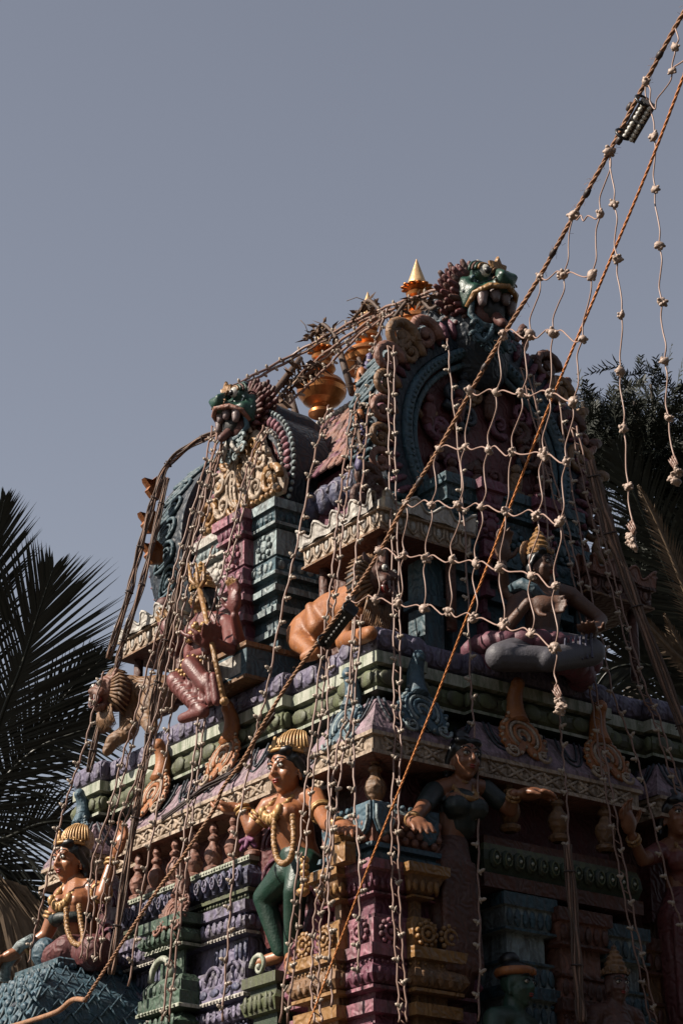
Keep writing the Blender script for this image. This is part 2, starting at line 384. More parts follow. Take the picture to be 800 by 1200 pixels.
for a in ((262,893,'L',.34,'orange','cream',-.12,'orange and cream leaf ornament'),(181,935,'L',.34,'orange','cream',-.12,'orange and cream leaf ornament'),(405,852,'L',.31,'blue','pale_teal',-.12,'blue leaf ornament'),(88,985,'L',.31,'blue','pale_teal',-.12,'blue leaf ornament'),
          (494,838,'R',.34,'blue','pale_teal',-.12,'blue leaf ornament'),(611,868,'R',.34,'orange','cream',-.12,'orange and cream leaf ornament'),(709,893,'R',.34,'orange','cream',-.12,'orange and cream leaf ornament'),(205,1072,'L',.3,'terracotta','terracotta',-.38,'brick red leaf ornament')): orn_at(*a)
# --- recessed gallery under the frieze with turned balusters
mb=MB(); mb.mould(plan(-.12,.26),[(0,6.80,'maroon'),(0,6.0,'maroon')],caps=False); part(mb,'gallery_wall',T)
BAL=[(.05,0),(.085,.02),(.085,.05),(.05,.07),(.075,.12),(.088,.17),(.075,.22),(.045,.26),(.035,.29),(.055,.31),(.055,.33),(.03,.36),(.045,.40),(.03,.45),(.0,.48)]
for i in range(7):
    mb=MB(); mb.lathe((-.12,1.5+i*.3,6.36),[(r*.9,h*.92) for r,h in BAL],'terracotta',n=12); part(mb,'baluster',T)
for x,y in ((-.02,.0),(1.2,-.12),(1.7,-.12),(2.2,-.12)):
    mb=MB(); mb.lathe((x,y,6.42),BAL,'ochre',n=12); part(mb,'baluster',T)
# --- lower storey: lavender bay on the sunlit face
def bayL(prof,y0,y1,q,ms=None,x1=.6): 
    mb.mould([(-q,y0),(x1,y0),(x1,y1),(-q,y1)],prof,seg=ms)
B0,B1=1.45,3.33
mb=MB(); bayL([(-.1,6.37,'pale_green'),(.0,6.37,'pale_green'),(.0,6.33,'moss_green'),(-.03,6.32,'moss_green'),(-.03,6.30,'indigo'),(.01,6.28,'indigo'),(.05,6.21,'indigo'),(.03,6.13,'indigo'),(0,6.11,'moss_green'),(.02,6.10,'moss_green'),(.02,6.07,'deep_green'),(-.02,6.06,'deep_green'),(-.02,6.0,'deep_green')],B0,B1,.2)
k=16
for i in range(k):
    c=Vector((-.25,B0+(B1-B0)*(i+.5)/k,6.205)); mb.ell(c,(.03,.05,.085),'indigo',nu=8,nv=6)
    mb.tube([c+Vector((-.03,.03*math.cos(t),.05*math.sin(t))) for t in [j*PI/5 for j in range(11)]],.008,'lavender',n=4)
    mb.ell(c+MX*.03,.012,'lavender',nu=5,nv=3)
beads(mb,(-.21,B0,0),(-.21,B1,0),6.035,.016,.045,'moss_green'); beads(mb,(-.2,B0,0),(-.2,B1,0),6.35,.014,.04,'pale_green')
part(mb,'drape_railing',T)
LAV=[(-.1,6.0,'lavender'),(.03,6.0,'lavender'),(.03,5.915,'lavender'),(-.02,5.905,'indigo'),(-.02,5.89,'lavender'),(.02,5.87,'lavender'),(.035,5.83,'lavender'),(.02,5.79,'lavender'),(-.02,5.77,'white'),(.0,5.765,'white'),(.0,5.74,'indigo'),(-.08,5.73,'lavender'),(-.08,5.53,'lavender'),(-.03,5.52,'lavender'),(.0,5.46,'lavender'),(.0,5.38,'lavender'),(.02,5.37,'lavender'),(.02,5.27,'white'),(.03,5.26,'white'),(.03,5.235,'indigo'),(-.05,5.22,'lavender'),(-.02,5.18,'lavender'),(.02,5.13,'lavender'),(-.02,5.08,'lavender'),(-.06,5.07,'lavender'),(-.06,4.92,'lavender'),(.02,4.9,'lavender'),(.02,4.8,'lavender'),(-.04,4.78,'lavender'),(-.04,4.15,'lavender')]
mb=MB(); bayL(LAV,B0,B1,.22)
for z0,z1,o in ((5.79,5.89,.032),(5.08,5.19,.015)): petals(mb,(-.22-o,B0,0),(-.22-o,B1,0),MX,z0,z1,.09,.012,'lavender')
for z0,z1 in ((5.79,5.89),(5.08,5.19)): petals(mb,(-.22,B0-.03,0),(.3,B0-.03,0),MY,z0,z1,.09,.012,'lavender')
for yy in (1.62,1.9,2.9,3.12):
    mb.tube([Vector((-.225,yy+.1*math.cos(t),5.44+.09*math.sin(t))) for t in [PI*j/8 for j in range(9)]],.02,'lavender'); mb.ell((-.22,yy,5.47),(.02,.03,.03),'lavender',nu=6,nv=4)
for zz,o,m_,st in ((5.752,.006,'white',.045),(5.248,.034,'white',.045),(5.895,-.01,'indigo',.05),(4.89,.025,'white',.05),(5.06,-.05,'indigo',.05)): beads(mb,(-.22-o,B0,0),(-.22-o,B1,0),zz,.013,st,m_)
petals(mb,(-.22,B0,0),(-.22,B1,0),MX,5.385,5.475,.075,.014,'lavender'); petals(mb,(-.175,B0,0),(-.175,B1,0),MX,4.93,5.05,.075,.02,'indigo'); petals(mb,(-.245,B0,0),(-.245,B1,0),MX,5.29,5.36,.16,.012,'indigo')
for yy in (1.62,1.9,2.9,3.12): petals(mb,(-.15,yy-.1,0),(-.15,yy+.1,0),MX,5.56,5.71,.06,.02,'indigo')
part(mb,'lavender_bay',T)
def shift(prof,dz,s=1.0): return [(a*s,z+dz)+tuple(r) for a,z,*r in prof]
GRN=[(x,z,{'lavender':'green_m','indigo':'deep_green','white':'pale_green'}.get(m,m)) for x,z,m in LAV]
mat('green_m',(.07,.13,.085),stain=.5,var=.35)
mb=MB(); mb.mould([(-.40,2.1),(-.2,2.1),(-.2,2.68),(-.40,2.68)],[(o*1.4,z,m) for o,z,m in GRN])
for z0,z1 in ((5.79,5.89),(5.08,5.19)): petals(mb,(-.45,2.1,0),(-.45,2.68,0),MX,z0,z1,.08,.012,'green_m')
mb.tube([Vector((-.41,2.39+.16*math.cos(t),5.50+.17*math.sin(t))) for t in [PI*j/10 for j in range(11)]],.028,'pale_green'); beads(mb,(-.42,2.1,0),(-.42,2.68,0),5.752,.014,.045,'pale_green'); beads(mb,(-.45,2.1,0),(-.45,2.68,0),5.25,.014,.045,'pale_green'); petals(mb,(-.4,2.1,0),(-.4,2.68,0),MX,5.385,5.475,.07,.016,'green_m'); petals(mb,(-.33,2.14,0),(-.33,2.64,0),MX,4.93,5.05,.07,.02,'deep_green')
part(mb,'green_pilaster',T)
# --- corner pillar cluster (pink and gold) on both faces
def cluster(cx,cy,mirror):
    pass
q=.2
CP=[(-q,-q),(.12,-q),(.12,-q-.09),(.55,-q-.09),(.55,-q),(.75,-q),(.75,.3),(.3,.3),(.3,.86),(-q,.86),(-q,.68),(-q-.09,.68),(-q-.09,.13),(-q,.13)]
SEG={}
for i in (2,10+1): pass
gd={'pink':'gold_paint','plum':'ochre','white':'gold_paint'}
for i in (1,2,3,10,11,12): SEG[i]=gd
UPP=[(-.2,5.97,'pink'),(.06,5.97,'pink'),(.06,5.90,'pink'),(.03,5.885,'plum'),(.02,5.87,'plum'),(-.01,5.80,'plum'),(-.06,5.755,'plum'),(-.03,5.75,'pink'),(-.03,5.735,'plum'),(-.10,5.725,'plum'),(-.10,5.60,'pink'),(-.05,5.59,'pink'),(-.05,5.56,'plum'),(-.02,5.55,'pink'),(-.02,5.36,'pink'),(.04,5.35,'pink'),(.04,5.265,'plum'),(.0,5.255,'plum'),(0,5.21,'plum'),(.02,5.19,'plum'),(.04,5.13,'plum'),(.0,5.07,'plum'),(-.02,5.06,'pink'),(.01,5.055,'pink'),(.01,5.03,'plum'),(-.08,5.02,'plum'),(-.08,4.96,'pink'),(0,4.95,'pink'),(0,4.86,'plum'),(-.06,4.85,'plum'),(-.06,4.78,'pink'),(.03,4.77,'pink'),(.03,4.68,'plum'),(0,4.62,'plum'),(0,4.2,'plum')]
CP2=[(-q,-q),(.1,-q),(.1,-q-.08),(.36,-q-.08),(.36,-q),(.5,-q),(.5,.3),(.3,.3),(.3,.52),(-q,.52),(-q,.40),(-q-.08,.40),(-q-.08,.12),(-q,.12)]
mb=MB(); mb.mould(CP2,UPP[:15],seg=SEG); mb.mould(CP,UPP[14:],seg=SEG); n=len(CP)
for i in (0,1,2,3,4,8,9,10,11,12,13):
    p=Vector(CP[i]+(0,));qq=Vector(CP[(i+1)%n]+(0,)); d=(qq-p).normalized(); nn=Vector((d.y,-d.x,0)); ln=(qq-p).length
    g=i in SEG; a='gold_paint' if g else 'pink'; b='ochre' if g else 'plum'
    p2=Vector(CP2[i]+(0,));q2=Vector(CP2[(i+1)%n]+(0,))
    petals(mb,p2,q2,nn,5.765,5.885,.065,.018,a if g else b); petals(mb,p+nn*.025,qq+nn*.025,nn,5.07,5.19,.08,.02,b)
    beads(mb,p+nn*.005,qq+nn*.005,5.232,.013,.05,a)
    if ln>.15:
        k=max(1,round(ln/.27))
        for j in range(k):
            c=p+d*ln*(j+.5)/k+nn*.0; c.z=5.455
            for t in range(11): mb.ell(c+(d*math.cos(2*PI*t/11)+UP*math.sin(2*PI*t/11))*.085+nn*.0,(.022,.022,.022),a,nu=5,nv=4)
            mb.tube([c+(d*math.cos(2*PI*t/12)+UP*math.sin(2*PI*t/12))*.055+nn*.01 for t in range(13)],.016,a,n=5); mb.ell(c+nn*.01,.026,a,nu=6,nv=4)
part(mb,'corner_pillar_cluster',T)
# green stub beside the pink foot
mb=MB(); mb.mould([(-.3,.9),(.2,.9),(.2,1.32),(-.3,1.32)],[(-.05,5.33,'moss_green'),(.02,5.33,'moss_green'),(.02,5.25,'moss_green'),(-.03,5.24,'deep_green'),(-.03,5.2,'moss_green'),(.03,5.13,'moss_green'),(.0,5.04,'moss_green'),(-.05,5.03,'deep_green'),(-.05,4.9,'moss_green'),(.02,4.88,'moss_green'),(.02,4.75,'deep_green'),(0,4.7,'deep_green'),(0,4.2,'deep_green')])
mb.spiral((-.31,1.12,5.40),PY,UP,.1,'pale_green',turns=1.2); petals(mb,(-.32,.9,0),(-.32,1.32,0),MX,5.05,5.19,.07,.02,'moss_green'); part(mb,'green_pilaster',T)
# little blue roofed capital on the corner
mb=MB(); cp=[(-.16,-.16),(.42,-.16),(.42,.42),(-.16,.42)]
mb.mould(cp,[(-.14,6.44,'blue'),(-.10,6.44,'blue'),(-.04,6.42,'pale_teal'),(0.0,6.37,'terracotta'),(.03,6.30,'terracotta'),(.035,6.20,'terracotta'),(.02,6.12,'terracotta'),(.05,6.11,'blue'),(.06,6.07,'blue'),(.02,6.06,'blue'),(.02,6.03,'blue'),(.08,6.02,'teal'),(.08,5.965,'teal')])
for p,qq,nn,d in (((-.2,-.19,0),(-.2,.42,0),MX,PY),((-.16,-.2,0),(.42,-.2,0),MY,PX)):
    petals(mb,p,qq,nn,6.38,6.43,.07,.02,'blue'); 
    for j in range(6):
        for r_ in range(4):
            c=Vector(p)+d*(.08+.09*j+.045*(r_%2))+nn*(.005); c.z=6.15+.055*r_; mb.ell(c,(.035,.03,.035),'terracotta',nu=6,nv=4)
for dx in (0,1):
    o=Vector((-.2,-.2,6.36))
    d=PY if dx==0 else PX; nn=MX if dx==0 else MY
    mb.plate([o+d*a+UP*b for a,b in ((0,.06),(.2,.06),(.2,-.08),(.16,-.17),(.1,-.21),(.04,-.17),(0,-.08))],nn,.03,'blue',.2)
    mb.tube([o+d*a+UP*b+nn*.03 for a,b in ((.02,.03),(.02,-.08),(.05,-.15),(.1,-.18),(.15,-.15),(.18,-.08),(.18,.03))],.012,'pale_teal')
    mb.plate([o+d*(.42+a)+UP*b for a,b in ((0,.06),(.2,.06),(.2,-.08),(.16,-.17),(.1,-.21),(.04,-.17),(0,-.08))],nn,.03,'blue',.2)
part(mb,'roofed_capital',T)
# scroll plate behind the seated man (dark red)
for yy,xx in ((1.12,.0),(3.72,.0)):
    mb=MB()
    c=Vector((-.05,yy+.1,6.15))
    mb.plate([c+PY*.36*math.cos(t)*(1+.05*math.sin(9*t))+UP*.55*math.sin(t)*(1+.05*math.sin(9*t)) for t in [2*PI*i/36 for i in range(36)]],MX,.05,'maroon',.2)
    for i in range(3):
        for r_ in (.1,.16): mb.tube([c+MX*.06+UP*(-.3+.28*i)+(PY*math.cos(t)+UP*math.sin(t))*r_ for t in [PI*(j/8) for j in range(9)]],.018,'plum')
    part(mb,'throne_back',T)
# --- shaded face pilasters of the lower storey
def pil(x0,x1,y0,cols,zt=5.94):
    a,b=cols
    pr=[(-.1,zt,a),(.03,zt,a),(.03,zt-.1,b),(0,zt-.11,b),(.0,zt-.15,b),(-.02,zt-.26,a),(.02,zt-.27,a),(.02,zt-.29,b),(-.05,zt-.3,b),(-.05,zt-.5,a),(0,zt-.51,a),(0,zt-.53,b),(-.03,zt-.54,b),(.0,zt-.7,a),(.03,zt-.71,a),(.03,zt-.80,b),(-.02,zt-.81,b),(-.02,zt-.9,b),(.01,zt-1.0,b),(-.03,zt-1.02,a),(.03,zt-1.03,a),(.03,zt-1.12,b),(0,zt-1.14,b),(0,zt-1.8,b)]
    mb=MB(); mb.mould([(x0,y0),(x1,y0),(x1,.4),(x0,.4)],pr)
    for z0,z1 in ((zt-.26,zt-.12),(zt-.7,zt-.55),(zt-1.0,zt-.86)): petals(mb,(x0,y0-.005,0),(x1,y0-.005,0),MY,z0,z1,.085,.02,a)
    beads(mb,(x0,y0+.005,0),(x1,y0+.005,0),zt-.84,.016,.06,a)
    return part(mb,'pilaster',T)
pil(1.12,1.60,-.12,('teal','pale_teal')); pil(1.62,2.12,-.18,('rust','terracotta'),5.88); pil(2.14,2.58,-.12,('teal','pale_teal'),5.84); pil(2.62,3.0,-.05,('rust','ochre'),5.8)
mb=MB(); mb.mould([(.95,-.1),(2.5,-.1),(2.5,.3),(.95,.3)],[(-.05,6.36,'rust'),(.02,6.36,'rust'),(.02,6.30,'moss_green'),(.04,6.24,'deep_green'),(.05,6.16,'deep_green'),(.02,6.07,'rust'),(.05,6.06,'rust'),(.05,5.95,'rust')])
k=13
for i in range(k):
    c=Vector((.95+1.55*(i+.5)/k,-.15,6.18)); mb.ell(c,(.055,.03,.08),'deep_green',nu=8,nv=6); mb.ell(c+MY*.03,.016,'pale_green',nu=5,nv=4)
    mb.tube([c+Vector((.035*math.cos(t),-.028,.055*math.sin(t))) for t in [j*PI/5 for j in range(11)]],.008,'moss_green',n=4)
part(mb,'drape_railing',T,'dark green railing')
# ================================================================== UPPER STOREY
mb=MB(); mb.mould([(.8,.8),(W-.8,.8),(W-.8,L-.8),(.8,L-.8)],[(0,9.45,'rust'),(0,7.9,'rust')]); part(mb,'upper_wall',T)
def blockprof(z0,a,b,c):
    return [(-.2,z0,b),(.08,z0,b),(.08,z0-.09,a),(.05,z0-.10,a),(.03,z0-.2,b),(.05,z0-.205,b),(.05,z0-.235,a),(-.02,z0-.25,b),(.0,z0-.26,b),(.0,z0-.50,a),(-.02,z0-.51,a),(.02,z0-.55,a),(.02,z0-.66,b),(.03,z0-.67,b),(.03,z0-.70,a),(-.03,z0-.71,a),(-.03,z0-.78,b),(.02,z0-.79,b),(.02,z0-.85,a),(-.05,z0-.86,a),(-.05,z0-.95,b),(-.02,z0-.96,b),(-.02,z0-1.02,a),(-.09,z0-1.03,a),(-.09,z0-1.15,b),(-.05,z0-1.16,b),(-.05,z0-1.22,a),(-.1,z0-1.24,a),(-.1,z0-1.85,a)]
def block(path,z0,a,b,seg=None,pet=()):
    mb=MB(); mb.mould(path,blockprof(z0,a,b,None),seg=seg)
    n=len(path)
    for i in pet:
        p=Vector(path[i]+(0,));qq=Vector(path[(i+1)%n]+(0,)); d=(qq-p).normalized(); nn=Vector((d.y,-d.x,0))
        petals(mb,p+nn*.04,qq+nn*.04,nn,z0-.2,z0-.1,.07,.015,a if not seg or i not in seg else seg[i].get(a,a)); petals(mb,p+nn*.02,qq+nn*.02,nn,z0-.65,z0-.56,.1,.02,b if not seg or i not in seg else seg[i].get(b,b))
        c=(p+qq)/2; c.z=z0-.39
        mm=b if not seg or i not in seg else seg[i].get(b,b)
        mb.ell(c,(.07,.04,.07),mm,ax=(d,nn,UP)); 
        for t in range(8): mb.ell(c+(d*math.cos(t*PI/4)+UP*math.sin(t*PI/4))*.09+nn*.01,(.03,.02,.03),mm,ax=(d,nn,UP),nu=6,nv=4)
    return part(mb,'pillar_block',T)
# sunlit face block: teal right pillar, plum pillars inside, pale teal centre
pm={'teal':'plum','pale_teal':'pink'}
pl_={'teal':'pale_teal','pale_teal':'white'}
pth=[(.30,1.86),(.9,1.86),(.9,3.08),(.30,3.08),(.30,2.56),(.20,2.56),(.20,2.22),(.30,2.22)]
block(pth,9.74,'teal','pale_teal',seg={3:pl_,4:pm,5:pm,6:pm},pet=(3,5,7,0))
pth2=[(1.0,.32),(1.32,.32),(1.32,.24),(1.46,.24),(1.46,.32),(1.94,.32),(1.94,.24),(2.08,.24),(2.08,.32),(2.4,.32),(2.4,.9),(1.0,.9)]
block(pth2,9.6,'teal','teal',seg={1:pm,2:pm,3:pm,5:pm,6:pm,7:pm},pet=(0,2,4,6,8))
# corner canopies
def canopy(cx0,cx1,cy0,cy1,z,mw='white',mc='cream'):
    mb=MB(); pth=[(cx0,cy0),(cx1,cy0),(cx1,cy1),(cx0,cy1)]
    mb.mould(pth,[(-.25,z+.16,'deep_green'),(-.12,z+.12,'deep_green'),(0,z+.03,mw),(.03,z,mw),(.03,z-.05,mc),(.035,z-.055,mc),(.035,z-.075,mc),(.0,z-.08,mc),(.0,z-.22,'ochre'),(.02,z-.225,'ochre'),(.02,z-.245,'rust'),(-.2,z-.26,'rust')])
    for i in range(4):
        p=Vector(pth[i]+(0,));qq=Vector(pth[(i+1)%4]+(0,)); d=(qq-p).normalized(); nn=Vector((d.y,-d.x,0)); ln=(qq-p).length; k=max(2,round(ln/.27))
        # scalloped crest: upswept points between hanging arcs
        o=[]; o2=[]
        for j in range(k*8+1):
            t=j/8; h=abs(math.cos(PI*t))**2.2
            c=p+d*ln*t/k+nn*(.04+.03*h); o.append(Vector((c.x,c.y,z-.06))); o2.append(Vector((c.x,c.y,z+.0+.085*h))+nn*.02*h)
        N=len(o); fs=[(j,j+1,N+j+1,N+j) for j in range(N-1)]+[(2*N+j,3*N+j,3*N+j+1,2*N+j+1) for j in range(N-1)]+[(N+j,N+j+1,3*N+j+1,3*N+j) for j in range(N-1)]
        mb.add(o+o2+[v-nn*.05 for v in o]+[v-nn*.05 for v in o2],fs,mw)
        mb.tube(o2,.014,mw,n=5)
        k2=max(2,round(ln/.14))
        for j in range(k2):
            c=p+d*ln*(j+.5)/k2+nn*.005; w_=ln/k2*.40
            mb.tube([Vector((c.x,c.y,z-.085))-d*w_,Vector((c.x,c.y,z-.16))-d*w_*.9,Vector((c.x,c.y,z-.205)),Vector((c.x,c.y,z-.16))+d*w_*.9,Vector((c.x,c.y,z-.085))+d*w_],.014,mc,n=5)
            mb.ell((c.x,c.y,z-.135),(w_*.5,.018,.045),mw,ax=(d,nn,UP),nu=6,nv=5)
    # inner corner posts
    for x in (cx0+.12,cx1-.12):
        for y in (cy0+.12,cy1-.12): mb.tube([(x,y,z-.25),(x,y,z-.9)],.045,'rust',n=8)
    return part(mb,'corner_canopy',T)
canopy(.16,1.1,.16,1.22,9.08); canopy(.22,1.1,L-1.42,L-.42,9.2); canopy(W-1.0,W-.26,.16,1.22,9.06,'terracotta','rust')  # right-hand canopy gets dark colours in place of shade on white
# teal pilasters on the shaded upper face
for x0 in (.78,2.45): 
    mb=MB(); mb.mould([(x0,.38),(x0+.2,.38),(x0+.2,.6),(x0,.6)],[(-.02,9.3,'teal'),(.03,9.3,'teal'),(.03,9.22,'dark_blue'),(0,9.2,'teal'),(0,9.05,'teal'),(.03,9.03,'teal'),(.03,8.97,'dark_blue'),(0,8.95,'teal'),(0,8.5,'teal'),(.03,8.48,'teal'),(.03,8.4,'dark_blue'),(0,8.38,'teal'),(0,7.92,'teal')]); part(mb,'pilaster',T)
# --- barrel roof
RX,RZ,RR=1.7,10.12,1.10
def hs(t,r,cx=RX,cz=RZ):
    "horseshoe section: t from 0 (one foot) to 1 (other foot), ogee point on top"
    a=math.radians(215-250*t); rr=r*(1+.10*math.exp(-((t-.5)/.07)**2))
    return cx+rr*math.cos(a),cz+rr*math.sin(a)*1.02
RZT=11.36
def slope(t,sx=-1,lift=0.):
    "t from the eave (0) to the ridge (1)"
    x=RX+sx*1.12*(1-t); zz=9.98+(RZT-9.98)*(t+.10*math.sin(PI*t)*(t-.62)); return x,zz
mb=MB(); N=20; Y0,Y1=.75,4.1; vs=[]
sec=[slope(i/N,-1) for i in range(N+1)]+[slope(1-i/N,1) for i in range(1,N+1)]
for y in (Y0,Y1): vs+=[(x,y,z) for x,z in sec]
K=len(sec); mb.add(vs,[(i,i+1,K+1+i,K+i) for i in range(K-1)]+[tuple(range(K))[::-1],tuple(range(K,2*K))],'rust')
ny=30
for r_ in range(15):
    t=.01+.97*r_/15
    for j in range(ny):
        y=Y0+(Y1-Y0)*(j+.5+.5*(r_%2))/ny+rnd.uniform(-.008,.008)
        if y>Y1: continue
        x,z=slope(t); x2,z2=slope(t+.02)
        tg=Vector((x2-x,0,z2-z)).normalized(); nn=tg.cross(PY); nn=nn if nn.z>0 else -nn
        lf=(nn-tg*.22+Vector((rnd.gauss(0,.04),rnd.gauss(0,.05),0))).normalized(); tg2=(tg-lf*tg.dot(lf)).normalized()
        cc=Vector((x,y,z))+nn*rnd.uniform(.012,.028)
        mb.plate([cc+PY*p_*.054+tg2*q_*.085 for p_,q_ in ((-1,.9),(1,.9),(1,-.5),(.75,-.9),(0,-1.05),(-.75,-.9),(-1,-.5))],lf,.026,('terracotta','rust','tile_pink','plum','terracotta')[rnd.randrange(5)],.12)
tiles=part(mb,'barrel_roof',T)
mb=MB()
x,z=RX,RZT
mb.bar((x,Y0,z+.01),(x,Y1,z+.01),.16,.08,UP,'mauve')
for j in range(44): mb.ell((x-.09,Y0+(Y1-Y0)*(j+.5)/44,z+.0),(.04,.03,.035),'white',nu=6,nv=4); mb.ell((x,Y0+(Y1-Y0)*(j+.5)/44,z+.06),(.03,.03,.045),'white',nu=6,nv=4)
sub(mb,'ridge_crest',tiles,T)
mb=MB()   # scalloped purple eave below the tiles
for sx in (-1,1):
    for j in range(15):
        y=Y0+.1+(Y1-Y0-.2)*(j+.5)/15
        c=Vector((RX+sx*1.06,y,9.74)); mb.ell(c,(.10,.12,.15),'indigo'); mb.spiral(c+Vector((sx*.07,0,.0)),PY,UP,.09,'lavender',turns=1.2)
mb.box(.66,2.74,Y0,Y1,9.36,9.97,'plum'); part(mb,'cloud_eave',T)
# --- end gables
def ring(mb,y0,y1,r0,r1,m,n=48,t0=0.,t1=1.,cx=RX,cz=RZ,swap=False):
    vs=[]
    for y in (y0,y1):
        for r in (r0,r1):
            for i in range(n+1):
                x,z=hs(t0+(t1-t0)*i/n,r,cx,cz); vs.append((y,x-cx+2.39,z) if swap else (x,y,z))
    k=n+1; fs=[]
    for i in range(n):
        fs+= [(i,i+1,k+i+1,k+i),(2*k+i,3*k+i,3*k+i+1,2*k+i+1),(i,2*k+i,2*k+i+1,i+1),(k+i,k+i+1,3*k+i+1,3*k+i)]
    fs+=[(0,k,3*k,2*k),(n,2*k+n,3*k+n,k+n)]
    mb.add(vs,fs,m,False)
def gable(yf,s,first):
    "horseshoe end; s=-1 front towards -y"
    g=MB(); yb=yf-s*(.42 if first else .6)
    ring(g,min(yf,yb),max(yf,yb),.96,1.22,'dark_blue')
    G=part(g,'end_gable',T)
    a=MB(); pan=[]
    for i in range(41): x,z=hs(i/40,1.0); pan.append(Vector((x,yf-s*.12,z)))
    a.add(pan+[Vector((RX,yf-s*.12,RZ))],[(i,i+1,41) for i in range(40)],'maroon')
    rg_=random.Random(4)
    for k in range(46):
        x=RX+rg_.uniform(-.72,.72); z=RZ+rg_.uniform(-.55,.6)
        if (x-RX)**2+(z-RZ)**2>.5: continue
        m_=rg_.choice(('maroon','rust','plum','dark_blue','ochre')); y_=yf-s*rg_.uniform(.06,.10)
        if k%3: a.spiral((x,y_,z),PX*rg_.choice((-1,1)),UP,rg_.uniform(.07,.14),m_,turns=1.3,w=.34,start=rg_.uniform(0,6))
        else: a.cone((x,y_,z-.1),.06,(x,y_+s*.02,z+.03),.07,m_); a.ell((x,y_+s*.03,z+.13),.05,m_,nu=8,nv=6)
    sub(a,'tympanum',G,T)
    a=MB()   # ribbed plum ring and beaded blue ring on the front
    for i in range(46):
        t=(i+.5)/46; x,z=hs(t,1.12); d=Vector((x-RX,0,z-RZ)).normalized(); tg=d.cross(PY)
        a.ell((x,yf+s*.01,z),(.11,.05,.035),'plum',ax=(d,PY,tg),nu=6,nv=4)
    pts=[Vector((hs(i/60,.90)[0],yf+s*.0,hs(i/60,.90)[1])) for i in range(61)]
    a.tube(pts,.055,'blue',n=8)
    for i in range(70):
        x,z=hs(i/70,.90); a.ell((x,yf+s*.055,z),.02,'slate_blue',nu=5,nv=4)
    pts=[Vector((hs(i/60,.80)[0],yf-s*.02,hs(i/60,.80)[1])) for i in range(61)]; a.tube(pts,.03,'teal',n=6)
    sub(a,'arch_ring',G,T)
    a=MB()   # outer rim: teardrops round the outside
    for i in range(22):
        t=(i+.5)/22; 
        x,z=hs(t,1.235); d=Vector((x-RX,0,z-RZ)).normalized(); tg=d.cross(PY); 
        e1=(PY*.85+tg*.5).normalized(); e2=(tg*.85-PY*.5).normalized(); c=Vector((x,(yf+yb)/2,z))
        for rr in (1.,.6): a.tube([c+e1*.2*rr*math.cos(q_)+e2*.085*rr*math.sin(q_)*(1-.45*math.cos(q_)) for q_ in [2*PI*k/16 for k in range(17)]],.017*rr+.004,'slate_blue',n=5)
        a.ell(c,(.09,.02,.03),'slate_blue',ax=(e1,d,e2),nu=8,nv=5)
    sub(a,'teardrop_rim',G,T)
    a=MB()   # flame scrolls round the edge
    for i in range(20 if first else 0):
        t=(i+.5)/20
        if t<.46: continue
        if abs(t-.5)<.06: continue
        x,z=hs(t,1.30); d=Vector((x-RX,0,z-RZ)).normalized(); tg=d.cross(PY); sg=1 if t<.5 else -1; a=MB()
        a.spiral(Vector((x,yf-s*.06,z)),d,tg*sg,.13,('ochre','terracotta')[i%2],turns=1.3,w=.32); a.ell(Vector((x,yf-s*.06,z))+d*.13+tg*sg*.04,(.10,.05,.05),('ochre','rust')[i%2],ax=(d,PY,tg),nu=7,nv=5); sub(a,'edge_scroll',G,T)
    pass
    for sx in (-1,1):  # curled feet
        a=MB(); x,z=hs(0 if sx<0 else 1,1.15); c=Vector((x-sx*-.02,yf-s*.2,z-.12))
        a.ell(c,(.2,.22,.2),'dark_blue'); a.spiral(c+PY*s*.2,PX*sx,UP,.15,'slate_blue',turns=1.5); a.spiral(c+PX*sx*.2,PY,UP,.15,'slate_blue',turns=1.5)
        for k in range(5): a.ell(c+PX*sx*(.2+.02*(k%2))+UP*(-.18+.1*k),(.06,.1,.07),'mouth_red',nu=7,nv=5)
        sub(a,'curled_foot',G,T)
    return G
gable(.62,-1,True); G2=gable(4.36,1,False)
for i,(px,py) in enumerate(((181,572),(176,612),(180,648))):
    a=MB(); c=X(px+6,py,.36); 
    a.plate([c+MX*x+UP*z for x,z in ((-.05,-.09),(.06,-.12),(.13,-.05),(.10,.0),(.17,.07),(.08,.07),(.02,.13),(-.05,.08))],PY,.1,'orange',.3); sub(a,'flame_leaf',G2,T)
# --- central horseshoe panel on the sunlit face
cy=2.39; xf=.40
n_=MB(); NZ=10.10
def hy(t,r): x,z=hs(t,r,0,NZ); return cy+x,z
def ringx(mb,x0,x1,r0,r1,m,n=40):
    vs=[]
    for x in (x0,x1):
        for r in (r0,r1):
            for i in range(n+1): y,z=hy(i/n,r); vs.append((x,y,z))
    k=n+1; fs=[]
    for i in range(n): fs+=[(i,i+1,k+i+1,k+i),(2*k+i,3*k+i,3*k+i+1,2*k+i+1),(i,2*k+i,2*k+i+1,i+1),(k+i,k+i+1,3*k+i+1,3*k+i)]
    fs+=[(0,k,3*k,2*k),(n,2*k+n,3*k+n,k+n)]
    mb.add(vs,fs,m)
ringx(n_,xf,.80,.56,.66,'dark_blue'); ringx(n_,xf-.03,xf,.46,.66,'dark_blue')
NS=part(n_,'front_gable',T)
a=MB()
for i in range(36):
    y,z=hy((i+.5)/36,.60); d=Vector((0,y-cy,z-NZ)).normalized(); a.ell((xf-.04,y,z),(.03,.055,.03),'pink',ax=(PX,d,d.cross(PX)),nu=6,nv=4)
for i in range(48):
    y,z=hy((i+.5)/48,.68); a.ell((xf-.02,y,z),.024,'pale_teal',nu=5,nv=4)
for i in range(44):
    y,z=hy((i+.5)/44,.53); a.ell((xf-.05,y,z),.02,'white',nu=5,nv=4)
sub(a,'arch_ring',NS,T)
a=MB()
